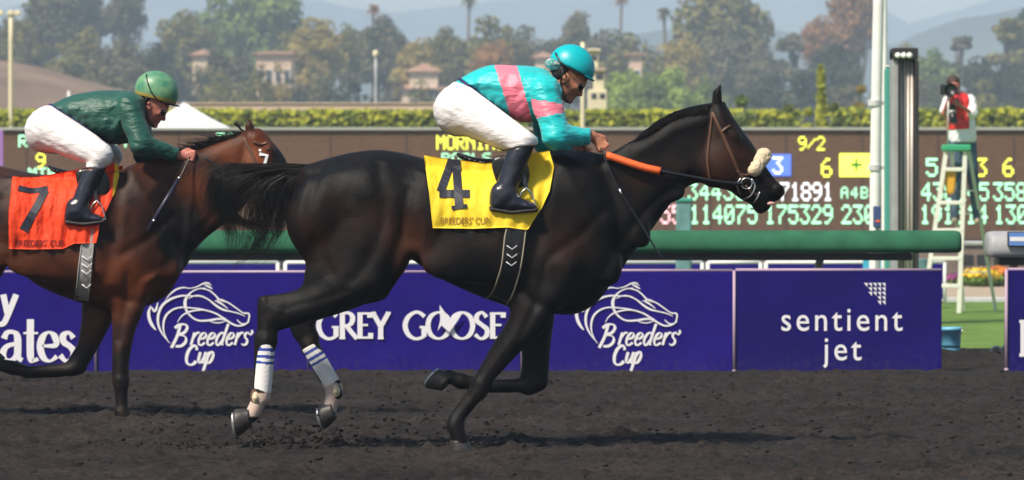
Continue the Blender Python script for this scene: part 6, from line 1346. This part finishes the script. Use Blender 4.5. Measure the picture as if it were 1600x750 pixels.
# ------------------------------------------------------------------ trees
def tree(px, yt, wpx, D, m, label, kind='broad', n=2600, base=0):
    D *= 1.6
    t = thing({'broad':'broadleaf_tree','conifer':'conifer_tree','palm':'palm_tree','cedar':'cedar_tree'}[kind], label, 'tree', at0(px, D), 'trees beyond the track'); x = (px-800)*D/F; zt = H-(yt-YH)*D/F; r = wpx*D/F/2*(1.0 if kind == 'palm' else 1.45)
    mb = MB(); lean = random.uniform(-.04, .04)*zt
    if kind == 'palm':
        mb.tube([(x,D,0),(x+lean*.3,D,zt*.5),(x+lean,D,zt-r*.6)], [.28,.2,.17], 8); mb.build('trunk', M['bark'], t, True); mb = MB()
        c = Vector((x+lean, D, zt-r*.6))
        for k in range(46):
            a = random.random()*6.28; e = random.uniform(-.9, 1.25); L = r*random.uniform(.8,1.1); d = Vector((math.cos(a)*math.cos(e), math.sin(a)*math.cos(e), math.sin(e))); side = d.cross(Vector((0,0,1))).normalized(); P = []
            for j in range(7): f = j/6; P.append(c + d*L*f + Vector((0,0,-L*.55*f*f)))
            for j in range(6):
                for sg in (-1,1):
                    for q in range(3):
                        f = q/3; p = P[j]*(1-f)+P[j+1]*f; ll = L*.22*math.sin((j+f+.6)/6.6*math.pi)+.05; tip = p+side*sg*ll+Vector((0,0,-ll*.5))+d*ll*.3; kk = len(mb.V); wv = d*.05; mb.V += [tuple(p-wv),tuple(p+wv),tuple(tip)]; mb.F.append((kk,kk+1,kk+2)); mb.M.append(0)
        mb.build('crown', m, t); return t
    th = .35 if kind == 'broad' else .85
    mb.tube([(x,D,0),(x+lean*.4,D,zt*th*.5),(x+lean,D,zt*th)], [r*.10+.15, r*.07+.1, r*.03+.04], 8)
    cl = []
    if kind == 'broad':
        z0 = max(zt*.05, zt-2.6*r) if base == 0 else base
        K = 60
        for k in range(K):
            while True:
                u = RNG.uniform(-1, 1, 3)
                if u @ u < 1: break
            cz = (z0+zt)/2; hz = (zt-z0)/2; s = r*random.uniform(.20,.44); cl.append((x+u[0]*(r-s)*1.05, D+u[1]*(r-s), cz+u[2]*(hz-s*.8), s, s*random.uniform(.6,.9)))
        cl.append((x+random.uniform(-.25,.25)*r, D, zt-r*.22, r*.26, r*.22))
    elif kind == 'conifer':
        for k in range(26):
            f = (k+.5)/26; a = random.random()*6.28; rr = r*(1-f)**.8*.75; s = r*(.38-.22*f); cl.append((x+math.cos(a)*rr, D+math.sin(a)*rr, zt*(.12+.86*f), s, s*.7))
    else:
        for k in range(70):
            lv = random.randint(0, 5); f = (lv+.4)/6; a = random.random()*6.28; rr = r*(1-f*.75)*random.uniform(.3,.85); s = r*random.uniform(.20,.34)*(1-f*.4); cl.append((x+math.cos(a)*rr, D+math.sin(a)*rr*.8, zt*(.15+.82*f)+random.gauss(0,.02)*zt, s, s*.42))
    for c in cl[::2]:
        mb.tube([(x+lean*.6, D, min(zt*th*.8, c[2]*.8)), ((x+c[0])/2, (D+c[1])/2, (min(zt*th,c[2])+c[2])/2), c[:3]], [r*.035+.03, r*.02+.02, .02], 5)
    mb.build('trunk', M['bark'], t, True)
    mb = MB(); tot = sum(c[3]**1.5 for c in cl); ls = max(.12, r*.055)
    for c in cl: leafball(mb, c[:3], (c[3], c[3], c[4]), max(20, int(n*c[3]**1.5/tot)), ls)
    mb.build('crown', m, t); return t
TL = [ # px, top y, width px, distance, leaf, kind, label
 (-60,-10,120,300,'leaf_grey','broad','tall grey green tree at the left edge'), (28,22,70,290,'leaf_olive','broad','olive tree behind the lamp post'), (80,-30,74,310,'leaf_grey','broad','tall grey green tree right of the lamp post'),
 (138,-24,60,330,'leaf_dark','broad','tall dark tree third from the left edge'), (128,40,80,280,'leaf_olive','broad','rounded olive tree in front of the tall dark one'), (196,-34,60,320,'leaf_grey','broad','slim tall tree left of the sky gap'), (182,58,90,260,'leaf_grey','broad','grey green tree behind the back of the rider in green'),
 (240,66,80,270,'leaf_dark','broad','dark round tree above the green helmet'), (288,14,84,300,'leaf_olive','broad','olive tree above the narrow cream house'), (352,70,90,250,'leaf_grey','broad','low grey tree below the huge dark green tree'),
 (390,-70,140,330,'leaf_green','broad','huge dense green tree reaching the top edge at the left'), (452,48,60,290,'leaf_olive','broad','small olive tree right of the pink house'), (497,26,76,280,'leaf_yellow','broad','yellowish rounded tree behind the croup'), (548,34,60,300,'leaf_olive','broad','olive tree right of the yellowish one'),
 (582,4,26,310,'leaf_rust','palm','short rusty palm over the olive trees'), (602,22,66,290,'leaf_grey','broad','grey tree right of the rusty palm'), (650,58,66,270,'leaf_yellow','broad','yellow green tree above the cream house'), (698,40,70,290,'leaf_olive','broad','olive tree under the tall thin palm'),
 (727,-8,28,330,'leaf_olive','palm','tall thin palm against the hazy hills'), (768,22,110,290,'leaf_olive','broad','wide olive tree above the pink sash'), (772,60,60,260,'leaf_rust','broad','rusty tree above the back of the rider in turquoise'), (836,38,80,310,'leaf_grey','broad','grey tree behind the turquoise helmet'),
 (920,16,84,300,'leaf_grey','broad','grey green tree above the judges tower'), (966,-12,26,330,'leaf_rust','palm','high palm with thin crown at the top edge'), (985,50,90,280,'leaf_olive','broad','olive tree over the tiny pink house'), (1048,8,30,300,'leaf_olive','palm','bushy palm left of the big grey tree'),
 (1062,50,70,280,'leaf_yellow','broad','yellow green tree under the bushy palm'), (1124,-44,130,310,'leaf_olive','broad','huge tree above the ears of the dark horse'), (1150,30,90,290,'leaf_grey','broad','grey tree merging with the huge one'), (980,104,90,200,'leaf_lime','broad','lime green rounded tree right of the judges tower'),
 (1050,108,84,205,'leaf_lime','broad','lime green tree above the neck of the dark horse'), (1015,112,60,198,'leaf_green','broad','small green tree between the lime ones'), (1188,72,60,280,'leaf_grey','broad','grey tree right of the horse ears'), (1238,38,92,290,'leaf_grey','cedar','layered grey cedar above the tall narrow shrub'),
 (1278,22,50,310,'leaf_rust','broad','rusty tree behind the layered cedar'), (1335,-40,72,320,'leaf_rust','broad','tall rusty brown tree left of the white poles'), (1300,66,80,270,'leaf_dark','broad','dark tree below the rusty ones'), (1412,68,80,300,'leaf_olive','broad','olive tree behind the black tower'), (1455,74,70,280,'leaf_green','broad','green tree right of the black tower'),
 (1502,34,76,300,'leaf_grey','cedar','layered cedar above the photographer'), (1575,12,110,290,'leaf_olive','cedar','wide layered cedar at the right edge'), (1640,-10,110,300,'leaf_dark','broad','dark tree just off the right edge'), (1540,86,90,260,'leaf_dark','broad','dark low tree below the cedars')]
for (px, yt, w, D, m, kind, lb) in TL: tree(px, yt, w, D, M[m], lb, kind, 7000 if w > 60 else 5000)
k = 0
for (px, yt, w, m, lb) in ((10,92,90,'leaf_dark','dark bush at the far left above the earth bank'),(100,96,80,'leaf_dark','dark bush behind the earth bank'),(170,100,90,'leaf_grey','grey bush behind the jacket of the rider in green'),(250,104,70,'leaf_dark','dark bush above the tent'),(345,112,80,'leaf_olive','olive bush right of the narrow cream house'),(402,99,70,'leaf_olive','olive bush under the pink house'),(440,120,90,'leaf_dark','wide dark bush behind the bay horse ears'),(500,112,70,'leaf_grey','grey bush under the yellowish tree'),(545,124,90,'leaf_dark','wide dark bush left of the slim lamp post'),(605,116,60,'leaf_grey','grey bush left of the cream house'),(720,110,70,'leaf_dark','dark bush above the breeches'),(790,96,90,'leaf_dark','dark bush above the pink sash'),(870,100,70,'leaf_dark','dark bush behind the turquoise helmet'),(955,112,60,'leaf_dark','dark bush beside the judges tower'),(1105,120,80,'leaf_green','green bush left of the horse ears'),(1190,112,90,'leaf_dark','dark bush right of the horse ears'),(1250,112,70,'leaf_dark','dark bush behind the tall narrow shrub'),(1325,108,70,'leaf_grey','grey bush left of the white poles'),(1450,112,70,'leaf_grey','grey bush right of the black tower'),(1540,122,80,'leaf_olive','olive bush right of the photographer'),(1600,112,90,'leaf_dark','dark bush at the right edge'),(1042,98,110,'leaf_lime','big lime green bush above the mane of the dark horse'),(446,96,60,'leaf_yellow','yellowish bush half hiding the pink house'),(668,124,80,'leaf_olive','olive bush in front of the low cream house'),(318,116,50,'leaf_dark','small dark bush at the foot of the narrow cream house'),(975,118,70,'leaf_lime','lime green bush right of the judges tower')):
    D = 238-(k % 3)*9; k += 1; tree(px, yt, w, D, M[m], lb, 'broad', 4200, base=.6)
# hills
def ridge(D, prof, m, name, seed):
    xs = np.arange(-1400, 3000, 12); V = []; Fc = []; R = 7
    for i, px in enumerate(xs):
        zt = H-(np.interp(px, [p[0] for p in prof], [p[1] for p in prof])-YH)*D/F + float(vnoise(np.array([px]), np.array([0.]), 60, seed)[0])*D*.0012 + float(vnoise(np.array([px]), np.array([9.]), 22, seed)[0])*D*.0006
        for j in range(R): f = j/(R-1); V.append(((px-800)*D/F, D-D*.22*(1-f), zt*f + float(vnoise(np.array([px]), np.array([f*300.]), 40, seed+1)[0])*D*.0025*math.sin(f*math.pi)))
        V.append(((px-800)*D/F, D*1.05, 0))
    for i in range(len(xs)-1):
        for j in range(R): Fc.append((i*(R+1)+j, (i+1)*(R+1)+j, (i+1)*(R+1)+j+1, i*(R+1)+j+1))
    tag(mesh(name, V, Fc, m, smooth=True), kind='structure')
ridge(1500, [(-1400,60),(0,40),(180,70),(330,50),(600,86),(900,64),(1150,40),(1400,70),(1500,30),(1700,-10),(3000,20)], mat('hill_near', (.06,.075,.05), .95, noise=.3, nscale=.02), 'hills', 50)
ridge(2600, [(-1400,-40),(0,10),(300,-30),(620,20),(900,-10),(1250,-60),(1420,40),(1600,-20),(3000,-60)], mat('hill_far', (.09,.10,.08), .95, noise=.3, nscale=.01), 'far_hills', 60)
# haze
mb = MB(); mb.box(-1300, 1300, -40, 2900, -1.1, 215); hz = mb.build('haze', []); m = bpy.data.materials.new('haze'); m.use_nodes = True; n_ = m.node_tree; n_.nodes.remove(n_.nodes['Principled BSDF'])
v = n_.nodes.new('ShaderNodeVolumePrincipled'); v.inputs['Color'].default_value = (.62,.77,1.0,1); v.inputs['Density'].default_value = .00062; v.inputs['Anisotropy'].default_value = -.3; n_.links.new(v.outputs[0], n_.nodes['Material Output'].inputs['Volume'])
hz.data.materials.clear(); hz.data.materials.append(m); tag(hz, kind='stuff', label='thin pale blue haze over the whole course', cat='haze')
